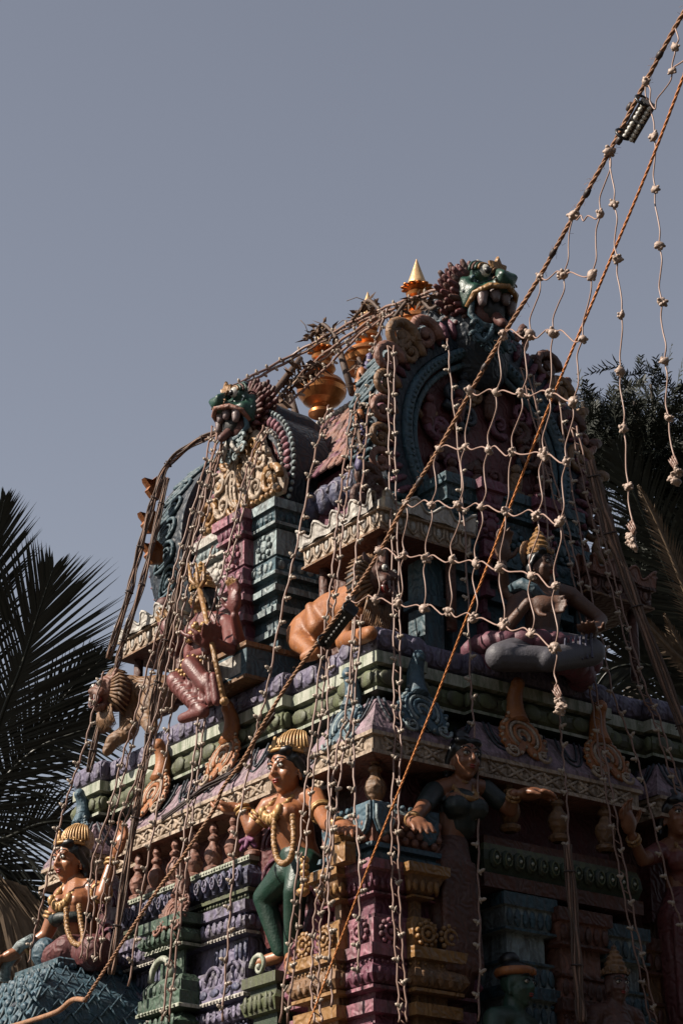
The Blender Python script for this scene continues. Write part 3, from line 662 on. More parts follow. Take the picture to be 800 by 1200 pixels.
pan=[Vector((xf+.0,*hy(i/40,.5))) for i in range(41)]; a.add(pan+[Vector((xf,cy,NZ))],[(i,i+1,41) for i in range(40)],'maroon')
sub(a,'tympanum',NS,T)
a=MB(); c=Vector((xf-.06,cy,9.80))
o=[]
for y,z in ((-.62,0),(-.66,.12),(-.60,.26),(-.5,.30),(-.42,.42),(-.33,.55),(-.26,.72),(-.12,.83),(0,.86),(.12,.83),(.26,.72),(.33,.55),(.42,.42),(.5,.30),(.60,.26),(.66,.12),(.62,0)): o.append(c+PY*y+UP*z)
a.plate(o,MX,.07,'cream',.1)
nn=MX*.09
for sg in (-1,1):
    for (y,z,r,fl,mm) in ((.50,.14,.15,1,'gold_paint'),(.27,.16,.12,-1,'cream'),(.35,.40,.12,1,'cream'),(.20,.60,.11,-1,'gold_paint'),(.12,.36,.10,1,'cream'),(.08,.75,.08,1,'cream'),(.1,.1,.09,-1,'gold_paint')):
        a.spiral(c+nn+PY*y*sg+UP*z,PY*sg,UP,r,mm,turns=1.4,flip=fl,w=.27)
    for r_ in (.09,.15,.21): a.tube([c+nn+PY*sg*(r_*math.cos(t))+UP*(.32+.25*math.sin(t)) for t in [PI*(-.45+.9*j/10) for j in range(11)]],.018,'cream')
    for k in range(9): a.ell(c+nn+PY*sg*(.58-.05*k)+UP*(.05+.085*k-.004*k*k),(.03,.045,.035),('cream','gold_paint')[k%2],nu=6,nv=4)
a.ell(c+nn+UP*.35,(.04,.05,.16),'gold_paint'); a.ell(c+nn+UP*.62,(.05,.07,.07),'gold_paint')
for k in range(16): a.ell(c+MX*.08+PY*(-.6+1.2*k/15)+UP*.02,(.03,.04,.035),'gold_paint',nu=6,nv=4)
sub(a,'scroll_panel',NS,T)
# --- monster masks
def yali(c,s,f,nm_parent,variant):
    "fanged green mask facing f (horizontal)"
    f=Vector(f).normalized(); sd=f.cross(UP).normalized(); c=Vector(c)
    def P(r,u,o): return c+sd*r*s+UP*u*s+f*o*s
    A=(sd,f,UP)
    h=MB(); g='yali_green'
    h.ell(P(0,.18,-.05),(.34*s,.38*s,.26*s),g,ax=A,nu=12,nv=8); h.ell(P(0,.08,.25),(.26*s,.30*s,.12*s),g,ax=A,nu=12,nv=8)
    h.ell(P(0,.16,.50),(.17*s,.14*s,.13*s),g,ax=A,nu=12,nv=8)
    for sg in (-1,1):
        h.ell(P(.2*sg,.33,.2),(.15*s,.15*s,.14*s),g,ax=A,nu=12,nv=8); h.cone(P(.3*sg,.05,.2),.11*s,P(.33*sg,-.12,.05),.09*s,g); h.cone(P(.07*sg,.3,.45),.06*s,P(.1*sg,.2,.58),.06*s,g)
        h.ell(P(.36*sg,.1,-.05),(.1*s,.25*s,.25*s),g,ax=A,nu=10,nv=7)
    H=sub(h,'monster_head',nm_parent,T,remesh=.02)
    H['label']='green fanged monster mask'
    a=MB()
    for sg in (-1,1):
        e=P(.2*sg,.34,.3); a.ell(e,(.10*s,.10*s,.10*s),'eye_white',ax=A); a.ell(e+f*.07*s-UP*.02*s,(.055*s,.05*s,.055*s),'black',ax=A)
        for k in range(4): a.tube([e+(sd*math.cos(t)*(.12+.025*k)+UP*math.sin(t)*(.11+.028*k))*s+f*(.02-.04*k)*s for t in [PI*j/8 for j in range(9)]],.02*s,('gold_paint',g,'rust',g)[k],n=6)
    # sub parts flattened to one carved trim of the head
    for k in range(11):   # ruff of curls
        for sg in (-1,1):
            t=-1.0+2.3*k/10; d_=(sd*sg*math.cos(t*.9)+UP*math.sin(t*.9)).normalized()
            for q_ in range(3):
                p_=P(0,.08,-.02-.12*q_)+d_*(.40+.03*q_)*s; a.cone(p_,.075*s,p_+d_*(.13+.05*((k+q_)%2))*s+UP*.05*s,.035*s,('rust','maroon','maroon')[(k+q_)%3],n=7)
    a.ell(P(0,.45,-.05),(.24*s,.3*s,.18*s),'white' if variant==0 else 'slate_blue',ax=A,nu=12,nv=7)
    for sg in (-1,1):
        for (x_,z_,o_,r_) in ((.1,.3,.44,.055),(.3,.2,.22,.07),(.16,.12,.5,.05),(.36,.02,.1,.07),(.06,.40,.32,.05)): a.spiral(P(x_*sg,z_,o_),sd*sg,UP,r_*s,('gold_paint','teal','ochre')[int(r_*100)%3],turns=1.2,w=.3)
    for k in (-1,0,1): a.tube([P(.13*k,.42,.22),P(.13*k,.62,.08),P(.13*k,.60,-.2)],.035*s,'slate_blue' if variant==0 else 'white')
    a.plate([P(x,z,.33) for x,z in ((-.13,.38),(.13,.38),(.16,.5),(.06,.50),(0,.62),(-.06,.50),(-.16,.5))],f,.06*s,'gold_paint',.2)
    a.tube([P(x,z,o) for x,z,o in ((-.36,-.2,.1),(-.35,-.04,.25),(-.24,.03,.44),(0,.05,.56),(.24,.03,.44),(.35,-.04,.25),(.36,-.2,.1))],.045*s,'gold_paint' if variant else 'terracotta',n=8)
    sub(a,'carved_ruff',nm_parent,T)
    a=MB()   # open mouth
    a.ell(P(0,-.22,.08),(.28*s,.22*s,.28*s),'mouth_red',ax=A,nu=12,nv=8); a.ell(P(0,-.18,.24),(.2*s,.12*s,.2*s),'dark',ax=A); 
    a.tube([P(x,z,o) for x,z,o in ((-.33,-.06,.18),(-.32,-.3,.12),(-.2,-.47,.2),(0,-.5,.27),(.2,-.47,.2),(.32,-.3,.12),(.33,-.06,.18))],.05*s,'teal',n=8); a.cone(P(0,-.3,.25),.09*s,P(0,-.48,.42),.07*s,'mouth_red')
    sub(a,'open_mouth',nm_parent,T)
    for x,l in ((-.25,.17),(-.085,.08),(.085,.08),(.25,.17)):
        a=MB(); a.cone(P(x,-.02,.42-abs(x)*.5),.095*s,P(x*1.05,-.02-l,.44-abs(x)*.5),.06*s,'tooth',n=12); sub(a,'tooth',nm_parent,T)
    a=MB()   # curling beard
    for sg in (-1,1):
        for (x,z,r) in ((.12,-.62,.13),(.26,-.52,.11),(.3,-.7,.1),(.1,-.8,.09)): a.spiral(P(x*sg,z,.2),sd*sg,UP,r*s,'pale_teal' if variant==0 else 'teal',turns=1.4,w=.33)
        a.tube([P(.04*sg,-.45,.25),P(.1*sg,-.6,.28),P(.2*sg,-.75,.24),P(.34*sg,-.62,.16)],.045*s,'white' if variant==0 else 'blue')
    sub(a,'curling_beard',nm_parent,T)
yl=X(287,490,.27); yali((.27,cy,yl.z),.54,MX,NS,0)
rg=[o for o in T.children if o.name.startswith('end_gable')][0]
yr=Y(570,352,.42); yali((yr.x,.48,yr.z-.02),.64,MY,rg,1)
mb=MB(); mb.cone((yr.x,.7,yr.z-.2),.3,(RX,.8,11.1),.36,'dark_blue'); mb.ell((yr.x,.95,yr.z+.0),(.3,.3,.35),'dark_blue'); sub(mb,'mask_backing',rg,T)
mb=MB(); mb.cone((.35,cy,yl.z),.22,(.9,cy,10.7),.25,'dark_blue'); mb.cone((.35,cy,yl.z+.12),.17,(.75,cy,yl.z+.05),.15,'dark_blue'); sub(mb,'mask_backing',NS,T)
# scroll crest on the ridge beside the big mask
for px,py,r,m_,v_ in ((470,395,.17,'ochre',.55),(497,392,.17,'terracotta',.55),(480,412,.14,'ochre',.55),(455,420,.15,'terracotta',.55),(452,450,.13,'ochre',.55),(448,480,.13,'terracotta',.55),(446,512,.12,'ochre',.55),(446,540,.12,'terracotta',.55),(430,560,.13,'rust',.5),(440,575,.13,'rust',.5),(425,585,.13,'rust',.5),
    (640,430,.15,'rust',.6),(655,460,.15,'ochre',.6),(668,500,.15,'rust',.6),(678,540,.15,'ochre',.6),(690,575,.15,'rust',.6),(700,610,.15,'rust',.6),(708,650,.15,'ochre',.6)):
    mb=MB(); mb.spiral(Y(px,py,v_),PX,UP,r,m_,turns=1.5,w=.34); sub(mb,'edge_scroll',rg,T)
# ================================================================== blue dome pavilion at the far left corner
mb=MB(); dc=X(68,1122,-.85)
R0=.0
def sq(c,h): return [(c[0],c[1]),(c[0]+h,c[1]),(c[0]+h,c[1]+h),(c[0],c[1]+h)]
prf=[(-.3,0.10,'blue'),(-.04,.10,'blue'),(.0,.08,'teal'),(.0,.03,'blue'),(-.04,.02,'blue'),(.05,-.04,'blue'),(.22,-.14,'blue'),(.38,-.30,'blue'),(.47,-.50,'blue'),(.49,-.7,'blue'),(.44,-.86,'teal'),(.5,-.88,'teal'),(.5,-.97,'teal'),(.2,-1.0,'plum'),(.15,-1.8,'plum'),(.15,-dc.z,'plaster')]
pp=sq((dc.x,dc.y),.75); mb.mould(pp,[(o,z+dc.z-.08,m) for o,z,m in prf])
for face in (0,1):
    d=PY if face==0 else PX; nn=MX if face==0 else MY
    o0=Vector((dc.x,dc.y,dc.z-.08))
    for r_ in range(7):
        z=-.08-.09*r_; 
        oo=np.interp(-z,[0,.04,.14,.30,.5,.7],[-.04,.05,.22,.38,.47,.49])
        ln=.75+2*oo; k=7
        for j in range(k+(r_%2)):
            t=(j+.5-.5*(r_%2))/k
            c=o0+d*(-oo+ln*t)+nn*(oo+.0)+UP*z
            w_=ln/k
            if face==0: mb.tube([c-d*w_*.45+UP*.05,c-d*w_*.25-UP*.03+nn*.012,c-UP*.06+nn*.02,c+d*w_*.25-UP*.03+nn*.012,c+d*w_*.45+UP*.05],.014,'teal',n=5); mb.ell(c+nn*.01,(.05,.034,.045),'blue',ax=(d,nn,UP),nu=6,nv=4)
            else: mb.tube([c-d*w_*.5+UP*.07,c-UP*.06+nn*.012,c+d*w_*.5+UP*.07],.012,'blue',n=5)
    petals(mb,o0+nn*.01,o0+d*.75+nn*.01,nn,dc.z-.085,dc.z-.03,.09,.012,'teal' if face==0 else 'blue')
dome=root('roof_dome',(dc.x+.4,dc.y+.4,0),'square blue domed shrine roof carved with scales in the bottom left corner','shrine roof')
part(mb,'scaled_dome',dome)
mb=MB(); mb.spiral(X(20,1195,-1.25),PY,UP,.14,'dark_blue',turns=1.5); mb.spiral(X(8,1180,-1.25),PY,UP,.1,'blue',turns=1.4); part(mb,'scroll_ornament',dome)
# ================================================================== roof finials (brass pots)
KAL=[(.0,0),(.12,0),(.12,.03),(.08,.06),(.10,.09),(.165,.14),(.215,.22),(.225,.27),(.205,.29),(.22,.31),(.185,.37),(.11,.42),(.07,.44),(.10,.465),(.125,.51),(.115,.55),(.075,.58),(.055,.60),(.085,.62),(.095,.65),(.06,.69),(.09,.71),(.10,.74),(.08,.76)]
rz=11.52
for y,lab in ((1.59,'brass finial with clean cone tip, highest of the three pots on the ridge'),(2.38,'middle brass finial of the three on the ridge, cone tip in dry leaves'),(3.16,'brass finial nearest the left green mask, lowest of the three on the ridge')):
    b=(RX,y,rz); r=root('roof_finial',b,lab,'finial','brass finials on the roof ridge')
    mb=MB(); mb.lathe(b,[(a_*1.12,h_) for a_,h_ in KAL],'brass',n=28); part(mb,'pot',r)
    mb=MB(); mb.lathe(Vector(b)+UP*.75,[(.09,0),(.088,.03),(.0,.30)],'cone_gilt',n=20); part(mb,'cone_tip',r)
    mb=MB()
    for k in range(12):
        t=2*PI*k/12; d=Vector((math.cos(t),math.sin(t),0)); mb.ell(Vector(b)+UP*.72+d*.11,(.055,.014,.035),'brass',ax=(d,UP,d.cross(UP)),nu=8,nv=5)
    part(mb,'petal_collar',r)
# ================================================================== STATUES
def fing(mb,w,dirv,side,palm_n,s,curl=.5,m='skin'):
    "hand at wrist w pointing along dirv; palm_n = palm normal; thumb to side"
    dirv=Vector(dirv).normalized(); pn=Vector(palm_n); pn=(pn-dirv*pn.dot(dirv)).normalized(); sd=dirv.cross(pn)*side
    pc=Vector(w)+dirv*.055*s*2
    mb.ell(pc,(.055*s*1.3,.1*s,.032*s*1.4),m,ax=(sd,dirv,pn),nu=10,nv=7)
    for k,(o,l) in enumerate(((-.042,.85),(-.014,1.),(.016,.95),(.044,.75))):
        b=pc+dirv*.075*s+sd*o*1.35*s*-1
        L_=.105*s*l; a1=curl*.5; a2=curl*1.2; a3=curl*1.9
        p=b; pts=[p]
        for ang,f in ((a1,.45),(a2,.32),(a3,.28)):
            p=p+(dirv*math.cos(ang)+pn*math.sin(ang)-sd*o*.8)*L_*f; pts.append(p)
        rr=.0175*s*1.15
        for i in range(3): mb.cone(pts[i],rr*(1-.12*i),pts[i+1],rr*(.88-.12*i),m,n=8)
    t0=pc-dirv*.04*s+sd*.05*s; t1=t0+(dirv*.5+sd*.8+pn*.3)*.06*s; t2=t1+(dirv*.85+sd*.25+pn*.4)*.055*s
    mb.cone(t0,.024*s,t1,.02*s,m,n=8); mb.cone(t1,.02*s,t2,.015*s,m,n=8)
def head_pieces(mb,c,s,f,m='skin',tilt=0.,ears=True):
    f=Vector(f).normalized(); sd=f.cross(UP).normalized(); up=(UP*math.cos(tilt)+f*math.sin(tilt)).normalized(); f=(f*math.cos(tilt)-UP*math.sin(tilt)).normalized()
    c=Vector(c); A=(sd,f,up)
    def P(r,u,o): return c+sd*r*s+up*u*s+f*o*s
    mb.ell(P(0,.12,-.04),(.34*s,.41*s,.38*s),m,ax=A,nu=14,nv=10)
    mb.ell(P(0,-.14,.07),(.285*s,.30*s,.36*s),m,ax=A,nu=14,nv=10)
    mb.ell(P(0,-.42,.21),(.12*s,.11*s,.09*s),m,ax=A)
    mb.cone(P(0,.08,.355),.045*s,P(0,-.10,.43),.062*s,m,n=8)
    for k in (-1,1):
        mb.ell(P(.06*k,-.115,.38),.045*s,m); mb.ell(P(.16*k,-.12,.23),(.13*s,.12*s,.13*s),m,ax=A); mb.ell(P(.14*k,.13,.335),(.13*s,.04*s,.03*s),m,ax=A)
        if ears: mb.ell(P(.35*k,-.02,-.02),(.045*s,.09*s,.15*s),m,ax=A); mb.ell(P(.36*k,-.2,.0),(.04*s,.05*s,.09*s),m,ax=A)
    mb.ell(P(0,-.235,.355),(.11*s,.05*s,.026*s),m,ax=A); mb.ell(P(0,-.285,.345),(.09*s,.05*s,.03*s),m,ax=A)
    return P,A
def face_parts(r,P,A,s,brow='black'):
    for k in (-1,1):
        a=MB(); e=P(.14*k,.045,.345); a.ell(e,(.085*s,.035*s,.043*s),'eye_white',ax=A,nu=10,nv=6); a.ell(e+A[1]*.022*s,(.036*s,.02*s,.036*s),'black',ax=A,nu=8,nv=5)
        a.tube([P(.14*k-.095,.05,.37),P(.14*k-.05,.092,.385),P(.14*k+.01,.10,.385),P(.14*k+.095,.045,.345)],.013*s,'black',n=5); part(a,'eye',r)
        a=MB(); a.tube([P(.045*k,.145,.395),P(.13*k,.205,.385),P(.22*k,.19,.33),P(.28*k,.13,.27)],[.012*s,.02*s,.016*s,.006*s],brow,n=5); part(a,'eyebrow',r)
    a=MB(); a.ell(P(0,-.237,.372),(.095*s,.042*s,.022*s),'lip_red',ax=A); a.ell(P(0,-.282,.362),(.075*s,.042*s,.026*s),'lip_red',ax=A); part(a,'lips',r)
    a=MB(); a.ell(P(0,.22,.375),(.022*s,.012*s,.03*s),'lip_red',ax=A); part(a,'forehead_mark',r)
def limb(mb,pts,m='skin',n=12):
    for (p,r0),(q,r1) in zip(pts[:-1],pts[1:]): mb.cone(p,r0,q,r1,m,n=n)
def hair_mesh(P,A,s,length=.7):
    h=MB(); h.ell(P(0,.19,-.10),(.40*s,.43*s,.36*s),'black',ax=A,nu=14,nv=9)
    for k in (-1,1):
        h.ell(P(.16*k,.36,.2),(.22*s,.16*s,.11*s),'black',ax=A)
        h.cone(P(.34*k,.2,.08),.09*s,P(.38*k,-.1,-.08),.10*s,'black'); h.cone(P(.38*k,-.1,-.1),.11*s,P(.34*k,-length,-.22),.10*s,'black'); h.cone(P(.2*k,-.1,-.3),.2*s,P(.2*k,-length-.05,-.3),.14*s,'black')
        for j in range(3): h.ell(P(.41*k,-.02-.2*j,-.02-.04*j),.06*s,'black')
    return h
def shell_crown(P,A,s,m='gilt'):
    "beaded brow band with a ribbed rounded shell behind"
    a=MB()
    band=[P(.37*math.sin(t),.33+.06*math.cos(t),-.05+.40*math.cos(t)) for t in [-1.7+3.4*i/16 for i in range(17)]]
    a.tube(band,.04*s,m,n=7)
    for i,p in enumerate(band): a.ell(p+A[2]*.05*s,(.035*s,)*3,m,nu=6,nv=4)
    a.ell(P(0,.48,.33),(.08*s,.05*s,.13*s),m,ax=A); a.ell(P(0,.62,.30),(.05*s,.04*s,.06*s),m,ax=A)
    for k in (-1,1): a.ell(P(.17*k,.45,.27),(.06*s,.04*s,.09*s),m,ax=A); a.spiral(P(.3*k,.42,.16),A[0]*k,A[2],.07*s,m,turns=1.1)
    c=P(0,.47,-.24); a.ell(c,(.47*s,.30*s,.37*s),'cream',ax=A,nu=16,nv=10)
    for j in range(15):
        t=-1.25+2.5*j/14; pts=[]
        for i in range(9):
            u=-.2+1.55*i/8; d=A[1]*math.cos(u)*.30*s*math.cos(t)+A[0]*.49*s*math.sin(t)*math.cos(u*.55)+A[2]*(.40*s*math.sin(u)*math.cos(t*.55)); pts.append(c+d)
        a.tube(pts,[.028*s]*6+[.024*s,.02*s,.014*s],m,n=5)
    for j in range(6):
        rr=.08+.065*j
        a.tube([c+A[1]*(.25-.035*j)*s+(A[0]*math.cos(t)+A[2]*math.sin(t))*rr*s for t in [PI*i/10 for i in range(11)]],.016*s,m,n=5)
    return a
def tall_crown(P,A,s,m='gilt'):
    a=MB(); a.lathe(P(0,.3,-.05),[(r*s,h*s) for r,h in ((.40,0),(.42,.06),(.36,.12),(.38,.2),(.30,.28),(.32,.36),(.23,.46),(.25,.53),(.15,.64),(.16,.70),(.07,.78),(.09,.84),(0,.95))],m,n=14,ax=A)
    for t in range(10): a.ell(P(.41*math.cos(t*PI/5),.4,-.05+.41*math.sin(t*PI/5)),(.05*s,.05*s,.09*s),m,ax=A,nu=6,nv=4)
    return a
def necklace(pts,r,m='gilt',bead=True):
    a=MB(); c=catmull(pts,5); a.tube(c,r,m,n=8)
    if bead:
        for i,p in enumerate(c): a.ell(p,r*1.35,m,nu=6,nv=4)
    return a
def bangles(r,spots,m='gilt'):
    for p,d,rad in spots:
        a=MB(); d=Vector(d).normalized(); u=d.orthogonal().normalized(); v=d.cross(u)
        for o in (-.018,.018): a.tube([Vector(p)+d*o+(u*math.cos(t)+v*math.sin(t))*rad for t in [2*PI*i/14 for i in range(15)]],.014,m,n=6)
        part(a,'bangle',r)
# ---- seated men on the sunlit face: same sculpture built for its own place
def seated_man(r,o,hd,skin,pants,mats,armL,armR,garland,legs=True,s=.385,f=(-1,-.17,0)):
    "o: dict of joints (tower frame)"
    mb=MB(); P,A=head_pieces(mb,hd,s,f,skin,tilt=.10)
    n0=P(0,-.36,-.1); 
    limb(mb,[(n0,.075),(o['neck'],.085)],skin)
    limb(mb,[(o['shA'],.085),(o['neck']+UP*-.02,.09),(o['shB'],.085)],skin)
    limb(mb,[(o['neck']-UP*.04,.13),(o['chest'],.175),(o['waist'],.14),(o['hip'],.17)],skin)
    dA=(o['shB']-o['shA']).normalized()
    for k in (-1,1): mb.ell(o['chest']+dA*.085*k+MX*.10+UP*.03,(.1,.1,.085),skin)
    for a in (armL,armR):
        limb(mb,[(a[0],.088),(a[1],.062),(a[2],.042)],skin); fing(mb,a[2],a[3],a[5],a[4],1.15,.45,skin)
    if legs:
        for kn,an,toe in o['legs']: limb(mb,[(an,.05),(an+(toe-an)*.45,.05),(toe,.036)],skin); 
    part(mb,'body',r,remesh=.0115)
    face_parts(r,P,A,s)
    part(hair_mesh(P,A,s,.55),'hair',r,remesh=.012); part(shell_crown(P,A,s),'crown',r)
    w=MB()
    if legs:
        limb(w,[(o['waist']-UP*.09,.155),(o['hip'],.19)],pants)
        for hp,kn,an in o['thighs']: limb(w,[(hp,.15),(kn,.095),((kn+an)/2,.08),(an,.065)],pants)
        part(w,'trousers',r,remesh=.014)
    ch=o['chest']; nk=o['neck']
    a=necklace([nk+dA*-.10+UP*.02+MX*.03,ch+dA*-.08+MX*.17+UP*.06,ch+MX*.2+UP*.0,ch+dA*.08+MX*.17+UP*.06,nk+dA*.10+UP*.02+MX*.03],.02)
    for j in range(6): a.ell(ch+MX*.19+dA*(-.09+.036*j)+UP*(.05-.07*math.sin(PI*j/5)),(.035,.035,.05),'gilt',nu=7,nv=5)
    part(a,'necklace',r)
    part(necklace(garland,.021,'gold_paint',True),'garland',r)
    bangles(r,[(a[2]+(a[1]-a[2])*.12,a[2]-a[1],.055) for a in (armL,armR)]+[(a[0]+(a[1]-a[0])*.55,a[1]-a[0],.085) for a in (armL,armR)])
    return P,A
b=(.05,.9,5.97)
r=root('seated_statue',b,'seated male statue in shade-darkened green trousers with gold crown and looped gold garland, arms spread','statue','statues of seated men on the sunlit face')
o=dict(neck=X(343,933,-.18),shA=X(316,945,-.24),shB=X(369,935,-.14),chest=X(341,962,-.22),waist=X(350,992,-.16),hip=X(356,1020,-.12))
kn1,an1=X(310,1052,-.20),X(329,1116,-.10); kn2,an2=X(346,1044,-.26),X(342,1118,-.16)
o['thighs']=[(o['hip']+Vector((-.05,.10,0)),kn1,an1),(o['hip']+Vector((-.05,-.08,0)),kn2,an2)]
o['legs']=[(kn1,an1+Vector((0,0,-.03)),X(298,1130,-.2)),(kn2,an2,X(338,1135,-.26))]
seated_man(r,o,X(337,903,-.27),'skin','cloth_green',None,
  [o['shA'],X(295,972,-.32),X(283,946,-.38),Vector((-.1,.9,.12)),Vector((0,.1,1)),-1],
  [o['shB'],X(384,966,-.34),X(398,968,-.46),Vector((-.3,-.75,-.25)),Vector((0,0,-1)),1],
  [X(322,957,-.40),X(321,985,-.44),X(325,1006,-.47),X(333,1012,-.48),X(341,1004,-.47),X(344,985,-.44),X(343,957,-.40)])
a=MB(); c=X(291,983,-.34)
for k in range(7): t=2*PI*k/7; a.cone(c,.025,c+Vector((math.cos(t)*.05,math.sin(t)*.08,-.05+.03*math.sin(3*t))),.018,'flower_purple',n=6)
part(a,'lotus_flower',r)
a=MB(); c=X(357,1020,-.42)
for k in range(5): a.ell(c+UP*(.08-.05*k),(.04,.035,.03),'gilt',nu=8,nv=5)
a.ell(c-UP*.17+MX*.02,(.05,.07,.035),'gilt'); part(a,'belt_tassel',r)
# his pedestal
mb=MB(); mb.mould([(-.1,.6),(.2,.6),(.2,1.2),(-.1,1.2)],[(0,5.92,'maroon'),(.03,5.9,'maroon'),(0,5.8,'plum'),(0,4.2,'plum')]); part(mb,'seat_block',T)
mb=MB(); mb.mould([(-.12,3.62),(.2,3.62),(.2,4.2),(-.12,4.2)],[(0,5.92,'maroon'),(.03,5.9,'maroon'),(0,5.8,'plum'),(0,4.2,'plum')]); part(mb,'seat_block',T)
mb=MB(); c=X(402,990,-.34); mb.box(c.x-.05,c.x+.05,c.y-.09,c.y+.09,5.95,6.10,'gold_paint'); mb.lathe(Vector((c.x,c.y,6.10)),[(.07,0),(.09,.04),(.05,.09),(.06,.14),(0,.18)],'gold_paint',n=12); part(mb,'hand_rest',T)
# second man by the far corner
b=(.0,3.9,5.97)
r=root('seated_statue',b,'warm orange male statue with gold crown leaning out over the blue domed roof','statue','statues of seated men on the sunlit face')
o=dict(neck=X(93,1036,-.45),shA=X(74,1050,-.55),shB=X(117,1044,-.38),chest=X(93,1064,-.48),waist=X(97,1096,-.40),hip=X(98,1122,-.38)); o['thighs']=[];o['legs']=[]
P,A=seated_man(r,o,X(83,1009,-.52),'skin','cloth_red',None,
  [o['shA'],X(55,1095,-.62),X(30,1112,-.75),Vector((-.6,.7,-.35)),Vector((0,0,-1)),-1],
  [o['shB'],X(121,1048,-.58),X(133,1006,-.50),Vector((.1,-.45,.85)),Vector((-1,0,0)),1],
  [X(78,1066,-.68),X(79,1088,-.72),X(86,1104,-.74),X(95,1107,-.74),X(98,1098,-.72),X(95,1080,-.70),X(93,1062,-.67)],legs=False)
a=MB(); limb(a,[(o['hip'],.2),(X(80,1112,-.66),.13),(X(60,1122,-.7),.10)],'maroon'); limb(a,[(o['hip'],.2),(X(112,1115,-.62),.15)],'maroon'); part(a,'trousers',r,remesh=.016)
a=MB(); d=(o['shB']-o['shA']).normalized(); cc=o['chest']-UP*.11
a.tube([cc+d*(-.17)+MX*.05,cc+d*-.1+MX*.15,cc+MX*.18,cc+d*.1+MX*.15,cc+d*.17+MX*.03],.05,'cloth_dark',n=8); part(a,'chest_band',r)
a=MB(); a.ell(X(53,1117,-.72),(.12,.13,.14),'blue'); a.tube([X(40,1100,-.74),X(25,1108,-.8),X(8,1130,-.82),X(6,1150,-.82)],.05,'pale_teal',n=8); part(a,'cushion',r)
# ---- women on the shaded face
def woman(r,o,hd,f,skin,blouse,skirt,arms,s=.34,bun=True):
    mb=MB(); P,A=head_pieces(mb,hd,s,f,skin)
    limb(mb,[(P(0,-.36,-.08),.07),(o['neck'],.08)],skin); limb(mb,[(o['shA'],.075),(o['neck'],.085),(o['shB'],.075)],skin)
    limb(mb,[(o['neck']-UP*.04,.11),(o['chest'],.15),(o['waist'],.11),(o['hip'],.17)],skin)
    fd=Vector(f).normalized(); sd=fd.cross(UP)
    for k in (-1,1): mb.ell(o['chest']+sd*.085*k+fd*.10,(.10,.10,.10),skin)
    for a in arms: limb(mb,[(a[0],.075),(a[1],.055),(a[2],.04)],skin); fing(mb,a[2],a[3],a[5],a[4],1.15,.4,skin)
    part(mb,'body',r,remesh=.0125); face_parts(r,P,A,s)
    h=hair_mesh(P,A,s,.45)
    if bun: h.ell(P(0,.56,-.12),(.22*s,.2*s,.2*s),'black',ax=A)
    part(h,'hair',r,remesh=.013)
    w=MB(); limb(w,[(o['chest']+UP*.02,.16),(o['chest']-UP*.12,.14)],blouse)
    for k in (-1,1): w.ell(o['chest']+sd*.085*k+fd*.105-UP*.015,(.112,.108,.10),blouse)
    for a in arms: limb(w,[(a[0],.086),(a[0]+(a[1]-a[0])*.6,.075)],blouse)
    part(w,'blouse',r,remesh=.013)
    w=MB(); limb(w,[(o['waist']-UP*.06,.14),(o['hip'],.2),(o['hip']-UP*.45,.19),(o['hip']-UP*.85+fd*.05,.17)],skirt)
    for k in range(6): w.cone(o['hip']+fd*.16+sd*(-.12+.05*k),.03,o['hip']+fd*.2+sd*(-.14+.055*k)-UP*.8,.04,skirt,n=8)
    part(w,'skirt',r,remesh=.016)
    a=necklace([o['neck']-sd*.09+UP*.03,o['chest']-sd*.08+fd*.14+UP*.07,o['chest']+fd*.17+UP*.04,o['chest']+sd*.08+fd*.14+UP*.07,o['neck']+sd*.09+UP*.03],.018,'gold_paint'); part(a,'necklace',r)
    a=necklace([o['neck']-sd*.08+UP*.04,o['neck']+fd*.1-UP*.02,o['neck']+sd*.08+UP*.04],.014,'gold_paint'); part(a,'choker',r)
    bangles(r,[(a[2]+(a[1]-a[2])*.15,a[2]-a[1],.05) for a in arms],'gold_paint')
r=root('standing_statue',(.72,.0,5.5),'female statue in a dark blouse with black topknot, one arm held out','statue','statues of women on the shaded face')
o=dict(neck=Y(537,918,-.12),shA=Y(508,928,-.12),shB=Y(566,924,-.12),chest=Y(537,948,-.14),waist=Y(528,985,-.1),hip=Y(524,1018,-.1))
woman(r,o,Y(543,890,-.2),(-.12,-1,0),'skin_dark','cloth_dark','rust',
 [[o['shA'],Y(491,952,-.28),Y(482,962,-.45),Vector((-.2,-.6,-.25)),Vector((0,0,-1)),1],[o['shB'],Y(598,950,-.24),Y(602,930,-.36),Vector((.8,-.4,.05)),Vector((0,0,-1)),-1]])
r=root('standing_statue',(2.75,.0,5.5),'female statue by the right edge of the photo, half hidden in shade, one hand raised','statue','statues of women on the shaded face')
o=dict(neck=Y(796,985,-.1),shA=Y(772,998,-.1),shB=Y(822,992,-.1),chest=Y(797,1012,-.12),waist=Y(795,1045,-.1),hip=Y(795,1080,-.1))
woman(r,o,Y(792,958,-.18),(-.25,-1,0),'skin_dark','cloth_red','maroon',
 [[o['shA'],Y(752,1008,-.22),Y(740,980,-.34),Vector((-.5,-.3,.6)),Vector((0,-1,0)),1],[o['shB'],Y(840,1010,-.24),Y(845,980,-.36),Vector((.8,-.4,.05)),Vector((0,0,-1)),-1]],bun=True)
